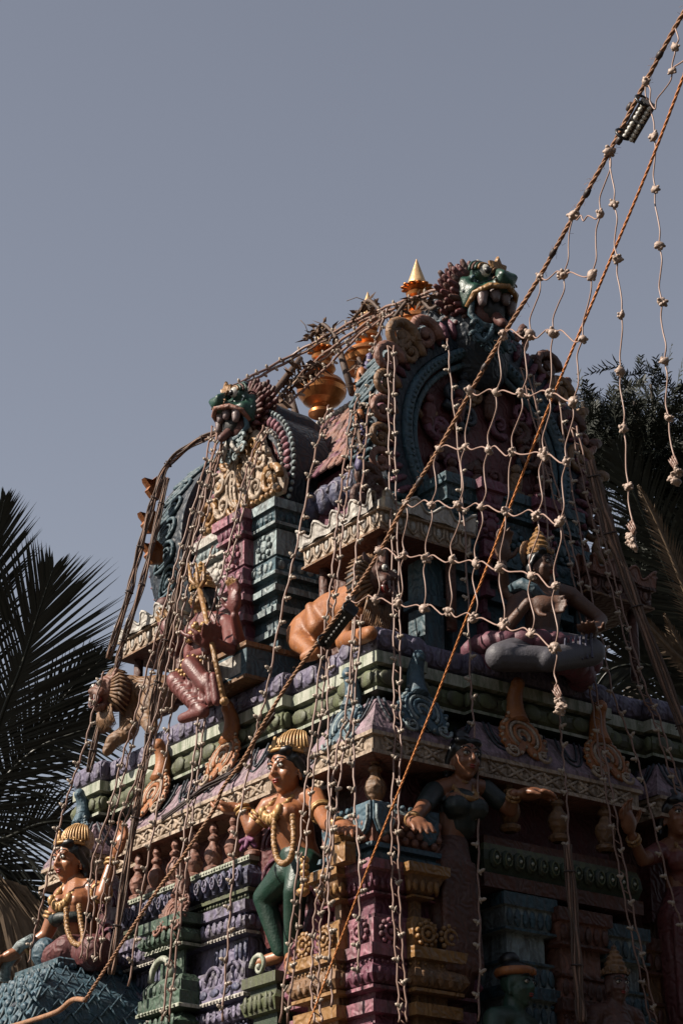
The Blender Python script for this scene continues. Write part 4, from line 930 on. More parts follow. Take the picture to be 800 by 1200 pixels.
# ---- cross-legged deity of the shaded face on a pink lotus
r=root('seated_deity',(1.75,.05,7.93),'seated deity statue with round crown on a pink lotus cushion in the shade','statue')
o=dict(neck=Y(637,690,-.05),shA=Y(606,702,-.05),shB=Y(668,698,-.05),chest=Y(636,718,-.08),waist=Y(634,742,-.06),hip=Y(634,762,-.06))
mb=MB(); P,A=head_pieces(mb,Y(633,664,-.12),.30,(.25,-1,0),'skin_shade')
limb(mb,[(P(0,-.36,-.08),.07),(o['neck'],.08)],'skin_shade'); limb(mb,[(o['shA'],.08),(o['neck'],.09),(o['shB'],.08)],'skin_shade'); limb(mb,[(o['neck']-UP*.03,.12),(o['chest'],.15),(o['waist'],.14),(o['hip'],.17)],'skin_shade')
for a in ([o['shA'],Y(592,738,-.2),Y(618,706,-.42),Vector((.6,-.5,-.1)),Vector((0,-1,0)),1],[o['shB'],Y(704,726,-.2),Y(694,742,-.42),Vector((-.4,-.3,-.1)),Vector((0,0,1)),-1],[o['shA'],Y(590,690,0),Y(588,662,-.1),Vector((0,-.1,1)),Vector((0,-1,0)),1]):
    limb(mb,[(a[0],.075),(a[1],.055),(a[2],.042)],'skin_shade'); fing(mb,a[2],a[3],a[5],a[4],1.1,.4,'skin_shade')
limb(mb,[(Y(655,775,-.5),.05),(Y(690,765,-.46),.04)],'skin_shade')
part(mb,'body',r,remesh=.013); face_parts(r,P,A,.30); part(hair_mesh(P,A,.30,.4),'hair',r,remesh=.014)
a=tall_crown(P,A,.30,'gold_paint'); a.ell(P(0,.35,-.3),(.55*.3,.1*.3,.5*.3),'ochre',ax=A,nu=18,nv=8); part(a,'crown',r)
w=MB(); limb(w,[(o['hip'],.19),(Y(692,764,-.4),.12),(Y(640,774,-.52),.10)],'grey_cloth'); limb(w,[(o['hip'],.19),(Y(585,770,-.3),.12),(Y(640,772,-.5),.10)],'grey_cloth'); part(w,'striped_cloth',r,remesh=.016)
a=MB(); 
for k in range(6): c=Y(662+6*k,762-1*k,-.53); a.tube([c+Vector((.0,-.02+.02*math.cos(t),.11*math.sin(t))) for t in [-1.3+2.6*i/6 for i in range(7)]],.012,'indigo',n=5)
part(a,'cloth_stripes',r)
a=MB(); a.tube([Y(600,690,-.2),Y(612,684,-.35),Y(625,690,-.42),Y(634,702,-.4)],.05,'slate_blue'); part(a,'sash',r)
mb=MB(); c=Y(632,792,-.05)
for k in range(22):
    t=2*PI*k/22
    for rr,zz,sx in ((.52,.0,.14),(.45,-.12,.12)): mb.ell(Vector((c.x+rr*math.cos(t),.05+rr*.75*math.sin(t),7.95+zz+.05)),(.13,.13,.10),'lotus_pink',nu=8,nv=5)
mb.ell((c.x,.05,8.03),(.52,.4,.10),'lotus_pink',nu=16,nv=6); part(mb,'lotus_cushion',r)
# ---- enthroned deity in red on the sunlit face
r=root('seated_deity',(.1,2.39,7.93),'red robed deity statue with gold crown and staff, seated below the cream scrolled gable','statue')
o=dict(neck=X(243,722,-.05),shA=X(224,740,-.1),shB=X(268,730,-.02),chest=X(243,748,-.1),waist=X(246,778,-.06),hip=X(250,800,-.05))
mb=MB(); P,A=head_pieces(mb,X(237,703,-.12),.27,(-1,.25,0),'gold_paint',tilt=.1)
limb(mb,[(P(0,-.36,-.08),.065),(o['neck'],.07)],'gold_paint'); limb(mb,[(o['shA'],.07),(o['neck'],.08),(o['shB'],.07)],'gold_paint')
limb(mb,[(o['neck'],.11),(o['chest'],.14),(o['waist'],.13),(o['hip'],.17)],'gold_paint')
for a in ([o['shA'],X(205,766,-.2),X(199,752,-.28),Vector((-.1,.3,1)),Vector((-1,0,0)),1],[o['shB'],X(281,752,-.12),X(275,722,-.24),Vector((-.1,-.1,1)),Vector((-1,0,0)),-1],[o['shA'],X(222,770,-.25),X(244,762,-.36),Vector((-.3,-.6,.2)),Vector((0,0,1)),1],[o['shB'],X(270,762,-.2),X(252,752,-.38),Vector((-.3,.6,.2)),Vector((0,0,1)),-1]):
    limb(mb,[(a[0],.07),(a[1],.052),(a[2],.04)],'gold_paint'); fing(mb,a[2],a[3],a[5],a[4],1.15,.3,'gold_paint')
bd=part(mb,'body',r,remesh=.012); bd.data.materials.clear(); bd.data.materials.append(MATS['cloth_red'])
bd.data.materials.append(MATS['gold_paint'])
for p in bd.data.polygons:
    if p.center.z>(P(0,-.5,0).z-7.93): p.material_index=1
face_parts(r,P,A,.27); part(hair_mesh(P,A,.27,.6),'hair',r,remesh=.013); part(tall_crown(P,A,.27*1.12,'gilt'),'crown',r)
w=MB(); limb(w,[(o['hip'],.16),(X(206,798,-.42),.085),(X(238,834,-.42),.06),(X(214,842,-.46),.045)],'cloth_red'); limb(w,[(o['hip'],.16),(X(224,780,-.45),.085),(X(243,804,-.40),.07)],'cloth_red')
for q_,(p0,p1) in enumerate(((o['hip'],X(206,798,-.42)),(X(206,798,-.42),X(238,834,-.42)),(o['hip'],X(224,780,-.45)))):
    for k in range(7):
        cc=p0.lerp(p1,.15+.12*k); dd=(p1-p0).normalized(); u_=dd.orthogonal().normalized(); v_=dd.cross(u_); rr=.165-.085*(.15+.12*k) if q_!=1 else .088-.02*(k/7)
        w.tube([cc+(u_*math.cos(t)+v_*math.sin(t))*rr+dd*.03*math.sin(2*t) for t in [2*PI*i/14 for i in range(15)]],.007,'cloth_red',n=6)
for k in range(5): limb(w,[(X(222+7*k,792,-.42),.035),(X(226+7*k,822,-.4),.04)],'cloth_red')
part(w,'robe',r,remesh=.011)
a=MB()
for p0,p1 in ((o['hip'],X(206,798,-.42)),(o['hip'],X(224,780,-.45))):
    cc=p0.lerp(p1,.97); dd=(p1-p0).normalized(); u_=dd.orthogonal().normalized(); v_=dd.cross(u_)
    for t in range(12): a.ell(cc+(u_*math.cos(t*PI/6)+v_*math.sin(t*PI/6))*.09,.02,'gilt',nu=6,nv=4)
for k in range(9): a.ell(o['waist']+MX*.13+PY*(-.12+.03*k)-UP*.02,.028,'gilt',nu=6,nv=4)
for k in range(5): a.cone(o['waist']+MX*.15+PY*(-.08+.04*k)-UP*.05,.018,o['waist']+MX*.19+PY*(-.08+.04*k)-UP*.16,.014,'gilt',n=6)
part(a,'gold_trim',r)
a=MB()
a.tube([X(234,690,-.42),X(248,752,-.42),X(263,824,-.46)],.022,'gold_paint',n=8); a.ell(X(263,822,-.46),.04,'gold_paint')
for k in (-1,0,1): a.tube([X(234,690,-.42),X(232+8*k,680,-.42),X(230+9*k,660,-.42)],[.02,.022,.008],'gold_paint',n=6)
part(a,'staff',r)
a=necklace([o['neck']+PY*.1,o['chest']+MX*.15+PY*.06,o['chest']+MX*.17-UP*.05,o['chest']+MX*.15-PY*.06,o['neck']-PY*.1],.022,'gilt')
for k in range(8): a.ell(o['chest']+MX*(.15)+PY*(.1-.03*k)+UP*(.02-.06*math.sin(k)),.03,'gilt',nu=6,nv=4)
part(a,'necklace',r)
a=MB(); c=X(283,796,.02); a.mould([(c.x-.15,c.y-.3),(c.x+.5,c.y-.3),(c.x+.5,c.y+.55),(c.x-.15,c.y+.55)],[(-.04,8.26,'ochre'),(.02,8.26,'ochre'),(.02,8.22,'ochre'),(0,8.21,'slate_blue'),(0,7.97,'slate_blue'),(.03,7.96,'ochre'),(.03,7.93,'ochre')])
a.box(c.x-.155,c.x-.14,c.y-.22,c.y+.4,8.0,8.18,'white'); part(a,'throne',r)
# ---- crouching lions under the corner canopies
def lion(r,hd,f,body,s,mane,facec,mouth=True):
    f=Vector(f).normalized(); sd=f.cross(UP).normalized(); A=(sd,f,UP); hd=Vector(hd)
    def P(r_,u,o_): return hd+sd*r_*s+UP*u*s+f*o_*s
    mb=MB()
    for pts in body: limb(mb,pts,facec)
    part(mb,'body',r,remesh=.016)
    h=MB(); h.ell(P(0,.1,0),(.42*s,.4*s,.42*s),mane[1],ax=A,nu=12,nv=8); h.ell(P(0,-.02,.3),(.3*s,.26*s,.2*s),mane[1],ax=A,nu=12,nv=8); h.cone(P(0,.12,.35),.1*s,P(0,.02,.52),.1*s,mane[1])
    for k in (-1,1): h.ell(P(.2*k,.2,.3),(.14*s,.1*s,.12*s),mane[1],ax=A); h.ell(P(.17*k,-.1,.38),(.14*s,.13*s,.12*s),mane[1],ax=A); h.cone(P(.36*k,.42,0),.1*s,P(.42*k,.56,0),.05*s,mane[1])
    h.ell(P(0,-.42,.22),(.26*s,.22*s,.12*s),mane[1],ax=A)
    part(h,'head',r,remesh=.014)
    for k in (-1,1):
        e=MB(); e.ell(P(.19*k,.2,.40),(.1*s,.06*s,.09*s),'eye_white',ax=A); e.ell(P(.19*k,.19,.46),(.045*s,.03*s,.05*s),'black',ax=A); part(e,'eye',r)
    m=MB(); m.ell(P(0,-.25,.36),(.27*s,.12*s,.14*s),'lip_red',ax=A); m.tube([P(.3*math.cos(t),-.25+.17*math.sin(t),.44) for t in [2*PI*i/16 for i in range(17)]],.035*s,'mouth_red',n=6)
    part(m,'mouth',r)
    for k in (-1,1):
        t=MB(); t.cone(P(.15*k,-.15,.47),.055*s,P(.16*k,-.29,.5),.02*s,'tooth'); part(t,'tooth',r)
        t=MB(); t.cone(P(.1*k,-.36,.46),.045*s,P(.1*k,-.27,.49),.02*s,'tooth'); part(t,'tooth',r)
    m=MB()
    for j in range(26):
        t=-PI*.32+PI*1.64*j/25
        d=sd*math.cos(t)+UP*math.sin(t)
        m.tube([P(0,.05,.0)+d*.36*s+f*.1*s,P(0,.05,-.05)+d*.6*s,P(0,.0,-.3)+d*.74*s-UP*.12*s],[.045*s,.05*s,.02*s],mane[0],n=6)
    for j in range(15):
        x=-.42+.06*j; m.tube([P(x,-.45,.12),P(x*1.15,-.72,.1),P(x*1.2,-1.0-.1*math.cos(x*3),-.02)],[.03*s,.036*s,.012*s],mane[0],n=5)
    m.ell(P(0,0,-.3),(.5*s,.35*s,.52*s),mane[2],ax=A,nu=12,nv=8)
    part(m,'mane',r)
lb=(.45,.6,7.93)
r=root('lion_statue',lb,'crouching orange lion statue with bared fangs above the corner of the green cornice','lion statue','lion statues under the canopies')
body=[[(X(362,745,.35),.20),(X(395,722,.25),.22),(Y(432,705,.42),.2)],[(X(362,742,.22),.17),(X(352,752,.1),.10),(X(368,766,.02),.06),(X(358,770,-.02),.05)],[(X(410,728,.15),.12),(X(403,752,.08),.075),(X(422,746,-.02),.07),(X(434,742,-.08),.06)],[(X(385,742,.2),.13),(X(372,735,.05),.09),(X(364,712,.06),.05)]]
lion(r,Y(439,683,.22),(.35,-1,0),body,.36,('ochre','rust','dark'),'orange')
lb=(.45,4.1,7.93)
r=root('lion_statue',lb,'lion statue with ribbed dark mane leaning out at the far left end of the ledge','lion statue','lion statues under the canopies')
body=[[(X(190,815,.3),.2),(X(165,818,.2),.2),(X(150,812,.1),.18)],[(X(152,835,.1),.1),(X(150,858,.0),.08),(X(133,868,-.08),.07),(X(126,880,-.12),.05)],[(X(185,820,.1),.16),(X(172,838,0),.1),(X(178,855,-.05),.06)]]
lion(r,X(128,812,-.12),(-1,.10,-.12),body,.34,('ochre','terracotta','rust'),'ochre')
# ---- busts low on the shaded face
r=root('deity_bust',(1.15,-.2,4.3),'green faced deity statue with orange headband at the foot of the shaded pillars','statue')
mb=MB(); P,A=head_pieces(mb,Y(606,1155,-.42),.32,(.3,-1,0),'skin_green'); limb(mb,[(P(0,-.3,-.1),.08),(P(0,-.7,-.15),.1),(P(0,-1.2,-.2),.18),(P(0,-3.,-.2),.2)],'skin_green'); limb(mb,[(P(-.7,-.85,-.2),.09),(P(0,-.75,-.15),.1),(P(.7,-.85,-.2),.09)],'skin_green')
for k in (-1,1): limb(mb,[(P(.7*k,-.85,-.2),.09),(P(.95*k,-1.7,-.1),.07),(P(.5*k,-2.1,.4),.05)],'skin_green')
part(mb,'body',r,remesh=.014); face_parts(r,P,A,.32)
h=MB(); h.ell(P(0,.3,-.1),(.4*.32,.42*.32,.3*.32),'black',ax=A); h.ell(P(0,.62,-.2),(.25*.32,.25*.32,.2*.32),'black',ax=A); part(h,'hair',r)
h=MB(); h.tube([P(.385*math.sin(t),.3,-.05+.41*math.cos(t)) for t in [2*PI*i/18 for i in range(19)]],.034,'orange',n=7); part(h,'headband',r)
r=root('deity_bust',(2.1,-.3,4.3),'small rust coloured figure with arms folded before the red pillar','statue')
mb=MB(); P,A=head_pieces(mb,Y(722,1155,-.45),.26,(-.2,-1,0),'rust'); limb(mb,[(P(0,-.3,-.1),.07),(P(0,-.7,-.15),.1),(P(0,-1.4,-.2),.17),(P(0,-3.2,-.2),.18)],'rust'); limb(mb,[(P(-.65,-.85,-.2),.08),(P(0,-.75,-.15),.09),(P(.65,-.85,-.2),.08)],'rust')
for k in (-1,1): limb(mb,[(P(.65*k,-.85,-.2),.08),(P(.9*k,-1.6,-.1),.06),(P(.1*k,-1.4,.5),.045)],'rust')
part(mb,'body',r,remesh=.014); face_parts(r,P,A,.26)
h=tall_crown(P,A,.26,'ochre'); part(h,'crown',r)
# ================================================================== LIGHT STRINGS ON THE TOWER
def bulb_mesh(nm,mats,s):
    a=MB(); m0,m1=mats
    a.lathe((0,0,-.2*s),[(0,0),(.35*s,.02*s),(.42*s,.3*s),(.30*s,.5*s)],m0,n=8)
    a.lathe((0,0,.2*s),[(.26*s,0),(.34*s,.3*s),(.26*s,.65*s),(.0,.9*s)],m1,n=8)
    a.ell((0,.38*s,.02*s),(.16*s,.34*s,.13*s),m0,nu=7,nv=4); a.ell((0,-.38*s,.02*s),(.16*s,.34*s,.13*s),m0,nu=7,nv=4)
    o=a.build('bulb'); me=o.data; bpy.data.objects.remove(o); return me
BULB=bulb_mesh('bulb',('bulb','bulb'),.046)
def knot_mesh(s):
    a=MB(); rr=random.Random(3)
    a.ell((0,0,0),(.40*s,.36*s,.44*s),'net_bulb',nu=9,nv=6)
    for k in range(7):
        d=Vector((rr.uniform(-1,1),rr.uniform(-1,1),rr.uniform(-1,1))).normalized(); a.cone(d*.2*s,.22*s,d*.42*s,.15*s,'net_bulb',n=8)
    o=a.build('bulb'); me=o.data; bpy.data.objects.remove(o); return me
def put(me,name,r,p,rot):
    o=bpy.data.objects.new(name,me); col.objects.link(o); o.parent=r; o.location=Vector(p)-Vector(r['_b']); o.rotation_euler=rot; return o
XL=([300,420,480,560,700,880,1000,1200],[1.32,1.1,.48,.05,-.2,-.36,-.52,-.64])
YR=([300,400,480,700,900,1000,1200],[.42,.32,.26,.06,-.20,-.26,-.40])
def onL(p,e=0.): return X(p[0],p[1],float(np.interp(p[1],*XL))+e)
def onR(p,e=0.): return Y(p[0],p[1],float(np.interp(p[1],*YR))+e)
def onT(p,e=0.): return X(p[0],p[1],float(np.interp(p[0],[250,290,340,520],[.12,.35,1.2,1.25]))+e)
def strand(px,f,label,step=.19,w=1,wire='wire',rad=.0088,e=0.,group='strings of small bulbs hung down the tower',rng=rnd,nb=None,gap=.05):
    pts=catmull([f(p,e) for p in px],7); r=root('light_string',pts[0],label,'light string',group)
    n=len(pts); a=MB()
    for k in range(w):
        off=[]
        for i,p in enumerate(pts):
            t=(pts[min(i+1,n-1)]-pts[max(i-1,0)]).normalized(); sdv=t.cross(Vector(CL)-p).normalized()
            wob=.006*math.sin(i*1.7+k*2.1); off.append(p+sdv*((k-(w-1)/2)*gap+wob))
        a.tube(off,rad,wire,n=6)
    if w>1:
        dd=0
        for i in range(0,n-1,2):
            p=pts[i]; t=(pts[i+1]-p).normalized(); sdv=t.cross(Vector(CL)-p).normalized(); a.tube([p+sdv*gap*.5,p+t*.05-sdv*gap*.5],rad*.6,wire,n=4)
    part(a,'wire',r)
    if step:
        acc=step*.5; k=0
        for i in range(n-1):
            L_=(pts[i+1]-pts[i]).length; u=acc
            while u<L_ and k<100:
                p=pts[i].lerp(pts[i+1],u/L_); t=(pts[i+1]-pts[i]).normalized(); sdv=t.cross(Vector(CL)-p).normalized()
                s_=rng.choice((-1,1)) if w==1 else (1 if k%2 else -1)
                d=(sdv*s_+UP*rng.uniform(.1,.8)+(Vector(CL)-p).normalized()*rng.uniform(0,.5)).normalized()
                put(BULB,'bulb',r,p+d*.012,d.to_track_quat('Z','Y').to_euler()); u+=step*rng.uniform(.85,1.15); k+=1
            acc=u-L_
    return r
def ribbon(px,f,w,label,e=0.,th=.012,group=None,name='cable_bundle',cat='cable'):
    pts=catmull([f(p,e) for p in px],7); r=root(name,pts[0],label,cat,group); n=len(pts)
    a=MB()
    for k in range(5):
        off=[]
        for i,p in enumerate(pts):
            t=(pts[min(i+1,n-1)]-pts[max(i-1,0)]).normalized(); sdv=t.cross(Vector(CL)-p).normalized(); bk=sdv.cross(t)
            off.append(p+sdv*((k-2)/2*w*.42+.006*math.sin(i*.9+k))+bk*.01*math.sin(i*.6+k*2.))
        a.tube(off,w*.15,'ribbon' if k%2 else 'wood',n=6)
    for i in range(3,n-2,9):
        p=pts[i]; t=(pts[i+1]-p).normalized(); sdv=t.cross(Vector(CL)-p).normalized(); bk=sdv.cross(t)
        a.tube([p+(sdv*math.cos(q_)*w*.62+bk*math.sin(q_)*w*.3)+t*.004*q_ for q_ in [2*PI*j/12 for j in range(13)]],.008,'wire_dark',n=5)
    part(a,'cable_strands',r); return r
SL=[
 ([(252,500),(240,560),(216,640),(204,682),(190,735),(172,800),(160,848),(148,885),(132,948),(112,1012),(106,1072),(98,1124)],2,-.22,'string of bulbs falling past the left lion and over the chest of the orange statue'),
 ([(264,480),(252,540),(240,600),(226,650),(214,700),(206,745),(196,800),(180,860),(164,912),(144,960),(128,1032),(120,1072),(114,1126)],2,-.2,'string of bulbs ending at the raised arm of the orange statue'),
 ([(250,640),(232,690),(216,752),(206,800),(198,856),(196,880),(184,952),(168,1040),(151,1156)],1,-.1,'thin string of bulbs crossing the indigo railing left of the brick red leaf ornament'),
 ([(312,500),(300,530),(288,568),(276,624),(262,676),(244,748),(240,800),(234,864),(224,944),(216,1012),(206,1092),(194,1197)],2,-.1,'double string of bulbs from the cream gable past the staff and down the green pilaster'),
 ([(385,475),(378,500),(367,541),(348,638),(330,716),(312,813),(302,850),(296,880),(280,960),(272,1040),(266,1120),(260,1197)],1,-.12,'string of bulbs from the tiled roof past the teal block to the open left hand'),
 ([(430,440),(420,475),(412,505),(402,583),(398,618),(392,680),(387,716),(380,768),(370,858),(361,930),(354,1001),(346,1082),(332,1199)],2,-.12,'double string of bulbs crossing the white canopy and the shoulder of the crowned man'),
 ([(440,400),(432,476),(425,557),(419,625),(415,674),(413,716),(413,817),(414,865),(416,946),(421,1011),(421,1075),(420,1140)],1,-.15,'string of bulbs running over the canopy corner and the blue capital, ending in a cluster'),
 ([(420,720),(410,830),(400,875),(390,943),(382,1021),(376,1050),(371,1087),(370,1125),(369,1162),(373,1198)],2,-.22,'dark double string of bulbs in front of the gold pillar foot'),
 ([(386,770),(384,806),(385,897),(387,982),(384,1010),(385,1062),(387,1120),(389,1180)],1,-.28,'plain pinkish string of bulbs in front of the resting hand, ending in a bulb cluster'),
 ([(122,787),(110,830),(100,872),(84,920),(72,960),(60,1010),(52,1048),(42,1090),(34,1128)],1,-.25,'leftmost string of bulbs, against the palm fronds and over the arm of the orange statue'),
]
for k,(px,w_,e,lab) in enumerate(SL): strand(px,onL,lab,step=.20 if w_==1 else .17,w=w_,e=e)
SR=[
 ([(458,405),(459,483),(460,558),(463,657),(465,735),(465,817),(466,865),(463,946),(463,1008),(465,1075),(470,1150),(472,1198)],2,'double string of bulbs down the shaded side just right of the tower corner'),
 ([(524,397),(529,455),(540,560),(548,700),(551,800),(554,838),(560,931),(560,1025),(562,1100),(560,1197)],1,'string of bulbs passing over the shoulder of the woman with a topknot'),
 ([(625,440),(636,560),(645,680),(652,780),(655,840),(658,872),(661,904),(664,940),(666,998)],1,'dim string of bulbs ending above the shaded teal pilasters'),
 ([(613,430),(640,540),(663,625),(680,706),(688,771),(698,830),(706,890),(716,945),(725,1000),(739,1075),(755,1150),(765,1198)],2,'double string of bulbs slanting across the right orange leaf ornament'),
 ([(650,440),(668,560),(690,683),(706,755),(719,817),(736,860),(752,910),(770,985),(790,1060),(800,1085)],1,'dim string of bulbs slanting to the raised hand of the woman at the edge'),
 ([(672,500),(690,580),(706,641),(722,700),(741,768),(756,817),(766,835),(780,880),(796,930)],2,'rightmost string of bulbs, slanting down to the right edge of the photo'),
]
for px,w_,lab in SR: strand(px,onR,lab,step=.2,w=w_,e=-.05,wire='wire')
ST=[
 ([(264,462),(275,454),(330,425),(380,397),(430,371),(470,356),(516,340)],2,'string of bulbs stretched along the ridge from one green mask to the other'),
 ([(311,483),(335,460),(360,434),(402,400),(452,366)],2,'string of bulbs sagging behind the left green mask up to the middle finial'),
 ([(321,490),(350,462),(376,437),(422,392),(462,366)],1,'string of bulbs crossing in front of the lowest brass pot'),
 ([(432,418),(442,395),(454,362)],1,'short string of bulbs tied beside the middle brass pot'),
]
for px,w_,lab in ST: strand(px,onT,lab,step=.12,w=w_,rad=.014,group='strings of small bulbs tied along the ridge',gap=.035)
ribbon([(268,500),(263,504),(228,519),(198,543),(185,572),(172,614),(160,660),(150,700),(127,772)],onL,.055,'brown cable bundle curving over the dark blue gable rim on the far left',-.1,group='brown cable bundles hung down the tower')
ribbon([(196,560),(178,640),(162,700),(145,750),(137,780),(120,835),(104,905)],onL,.05,'brown cable bundle hanging in front of the left lion mane',.25,group='brown cable bundles hung down the tower')
ribbon([(262,520),(236,590),(212,680),(196,750),(188,784),(178,840),(172,880),(156,972),(140,1072),(130,1142)],onL,.055,'thick brown cable bundle running down beside the orange statue to the blue dome',-.12,group='brown cable bundles hung down the tower')
ribbon([(690,540),(704,590),(720,640),(745,710),(787,820),(820,905)],onR,.09,'dim brown cable bundle slanting down the shaded right side beside the trees',-.15,group='brown cable bundles hung down the tower')
ribbon([(664,990),(672,1075),(677,1150),(681,1198)],onR,.07,'grey brown cable bundle hanging before the shaded rust pilaster',-.1,group='brown cable bundles hung down the tower')
# dry leaves, cloth and poles along the ridge
def leaf(a,c,d,nrm,l,w,m):
    d=Vector(d).normalized(); s_=d.cross(nrm).normalized(); n2=s_.cross(d)
    a.add([c,c+d*l*.4+s_*w-n2*w*.3,c+d*l,c+d*l*.4-s_*w-n2*w*.3,c+d*l*.45+n2*w*.2],[(0,1,4),(1,2,4),(2,3,4),(3,0,4)],m)
def garland(px,f,n,label,spread=.075):
    pts=catmull([f(p) for p in px],6); r=root('dry_garland',pts[0],label,'garland','dry leaf garlands on the ridge'); a=MB()
    a.tube(pts,.02,'wood',n=5)
    for k in range(n):
        i=rnd.randrange(len(pts)-1); p=pts[i].lerp(pts[i+1],rnd.random())
        d=Vector((rnd.gauss(0,1),rnd.gauss(0,1),rnd.gauss(-.5,1))); leaf(a,p+d*.01,d,Vector((rnd.gauss(0,1),rnd.gauss(0,1),rnd.gauss(0,1))),rnd.uniform(.8,1.8)*spread,spread*.28,rnd.choice(('dry_leaf','dry_leaf','wood','ochre')))
    for k in range(n//6):
        i=rnd.randrange(len(pts)-1); p=pts[i]; d=Vector((rnd.gauss(0,1),rnd.gauss(0,1),rnd.gauss(.2,1))).normalized()*rnd.uniform(.1,.25)
        a.tube([p,p+d*.5+UP*.04,p+d],.004,'wood',n=4)
    part(a,'dry_leaves',r); return r
garland([(362,396),(370,388),(378,380),(388,388),(394,396)],onT,55,'clump of dry brown leaves wrapped round the lowest finial')
garland([(412,376),(422,364),(431,352),(442,360),(450,370)],onT,55,'clump of dry brown leaves wrapped round the middle finial tip')
garland([(462,372),(478,352),(492,350),(505,362),(520,350)],onT,55,'clump of dry brown leaves under the highest cone tip')
garland([(300,490),(325,468),(350,440),(372,425)],onT,70,'dry leaf garland sagging behind the left green mask',.12)
garland([(420,420),(425,440),(423,470),(420,500),(424,530)],lambda p:onL(p,-.05),90,'dry leaf garland hanging with orange petals beside the big gable')
for p,q_,lab in (((394,398),(413,462),'dark wooden pole leaning right of the lowest brass pot'),((340,462),(352,505),'short dark pole stub between mask and brass pot'),((326,474),(336,508),'dark wooden pole nearest the left green mask'),((455,362),(474,402),'wooden pole beside the highest brass pot'),((352,420),(300,486),'long wooden pole slanting along the ridge')):
    A_=onT(p,.1);B_=onT(q_,.15); r=root('wood_pole',B_,lab,'pole','wooden poles on the ridge'); a=MB(); a.tube([B_,(A_+B_)/2+Vector((.01,.01,0)),A_],[.035,.034,.03],'wood',n=8); part(a,'pole_shaft',r)
r=root('purple_cloth',onL((421,520)),'strip of purple cloth with orange petals hanging left of the big gable','cloth'); a=MB()
pts=catmull([onL(p,.0) for p in ((432,420),(424,450),(421,490),(424,520),(420,545))],5)
for i,p in enumerate(pts): a.ell(p,(.03,.05,.06),'purple_cloth',nu=7,nv=4)
for px,py in ((423,440),(421,490),(420,452)): a.ell(onL((px,py),-.04),(.04,.06,.09),'orange',nu=7,nv=5)
part(a,'cloth_strip',r)
# ================================================================== MAIN ROPE, NET LIGHT, LAMP, ORANGE ROPE
ROPE=[(830,-32),(795,24),(756,96),(714,177),(672,252),(632,324),(590,392),(551,459),(514,526),(475,589),(445,646),(409,702),(345,790),(312,843),(284,892),(262,922),(250,950),(217,1000),(187,1040),(150,1095),(100,1172)]
# the rope hangs in one vertical plane that runs from beside the camera to the tower
Pa=wor(D(100,1172,16.2)); Pb=wor(D(795,24,11.2)); nrm=Vector((Pb-Pa)); nrm=Vector((nrm.y,-nrm.x,0)).normalized()
def onN(p,e=0.):
    d=Vector(ray(*p)); o=Vector(CAM); t=(Pa-o).dot(nrm)/d.dot(nrm); return loc(o+d*(t-e))
def twisted(name,px,f,rad,m,label,cat,twist=26.,n2=2,fray=0):
    pts=catmull([f(p) for p in px],14); r=root(name,pts[-1],label,cat); a=MB(); ph=0.
    for k in range(n2):
        off=[];acc=0.
        for i,p in enumerate(pts):
            if i: acc+=(p-pts[i-1]).length
            t=(pts[min(i+1,len(pts)-1)]-pts[max(i-1,0)]).normalized(); u=t.orthogonal().normalized()
            u=t.cross(Vector((.3,.5,.8))).normalized(); v=t.cross(u); th=acc*twist+k*2*PI/n2+.5*math.sin(acc*3.1)+.3*math.sin(acc*7.7)
            off.append(p+(u*math.cos(th)+v*math.sin(th))*rad*.6)
        a.tube(off,rad*.62,m if k else m,n=6)
    if fray:
        for k in range(fray):
            i=rnd.randrange(2,len(pts)-2); p=pts[i]; t=(pts[i+1]-p).normalized(); d_=Vector((rnd.gauss(0,1),rnd.gauss(0,1),rnd.gauss(0,1))).normalized(); q_=p+d_*rad
            a.tube([q_,q_+(d_*.6+t*rnd.uniform(-.5,1)).normalized()*rad*1.6,q_+(d_+t*rnd.uniform(-.5,1.)).normalized()*rad*rnd.uniform(2.,3.6)-UP*rad*.6],rad*.07,m,n=4)
    part(a,'rope_strands',r); return r
def dens(px,f,n=4):
    P_=catmull([f(p) for p in px],n); return P_
class _: pass
big=[(x,y) for x,y in ROPE]
pp=catmull([Vector((x,y,0)) for x,y in big],8); big=[(p.x,p.y) for p in pp]
rp=twisted('main_rope',big,onN,.0105,'rope','long brown twisted rope rising from the blue dome to the top right corner','rope',twist=46.,n2=3,fray=260)
for x,y in ((775,60),(740,121),(728,160),(690,222),(650,292),(570,426),(494,560)):
    a=MB(); p=onN((x,y),.006); q_=onN((x-5,y+8.5),.006); a.tube([p,(p+q_)/2,q_],[.014,.018,.014],'wire_dark',n=7); part(a,'tape_wrap',rp)
a=MB(); c=catmull([onN(p,.12) for p in ((100,1172),(85,1172),(66,1186),(27,1199),(5,1205))],8); a.tube(c,.02,'rope',n=7); part(a,'loose_end',rp)
KN=knot_mesh(.06)
net=root('net_light',onN((650,758)),'net of pinkish wires with knotted cream bulbs hanging under the long brown rope','net light')
cols=[[(756,96),(767,128),(787,83)],
 [(714,177),(703,251),(693,322),(682,397),(671,470),(663,542),(656,612),(650,686),(650,758),(652,800),(654,822)],
 [(672,252),(660,322),(648,391),(643,461),(637,533),(629,604),(622,675),(622,743)],
 [(632,324),(621,391),(611,460),(600,530),(592,599),(586,665),(590,732)],
 [(590,392),(581,460),(572,527),(564,594),(557,660),(555,725)],
 [(551,459),(545,523),(537,592),(530,656),(526,716)],
 [(514,526),(505,591),(499,654),(496,713)],
 [(475,589),(474,650),(467,707)],[(445,646),(440,703)]]
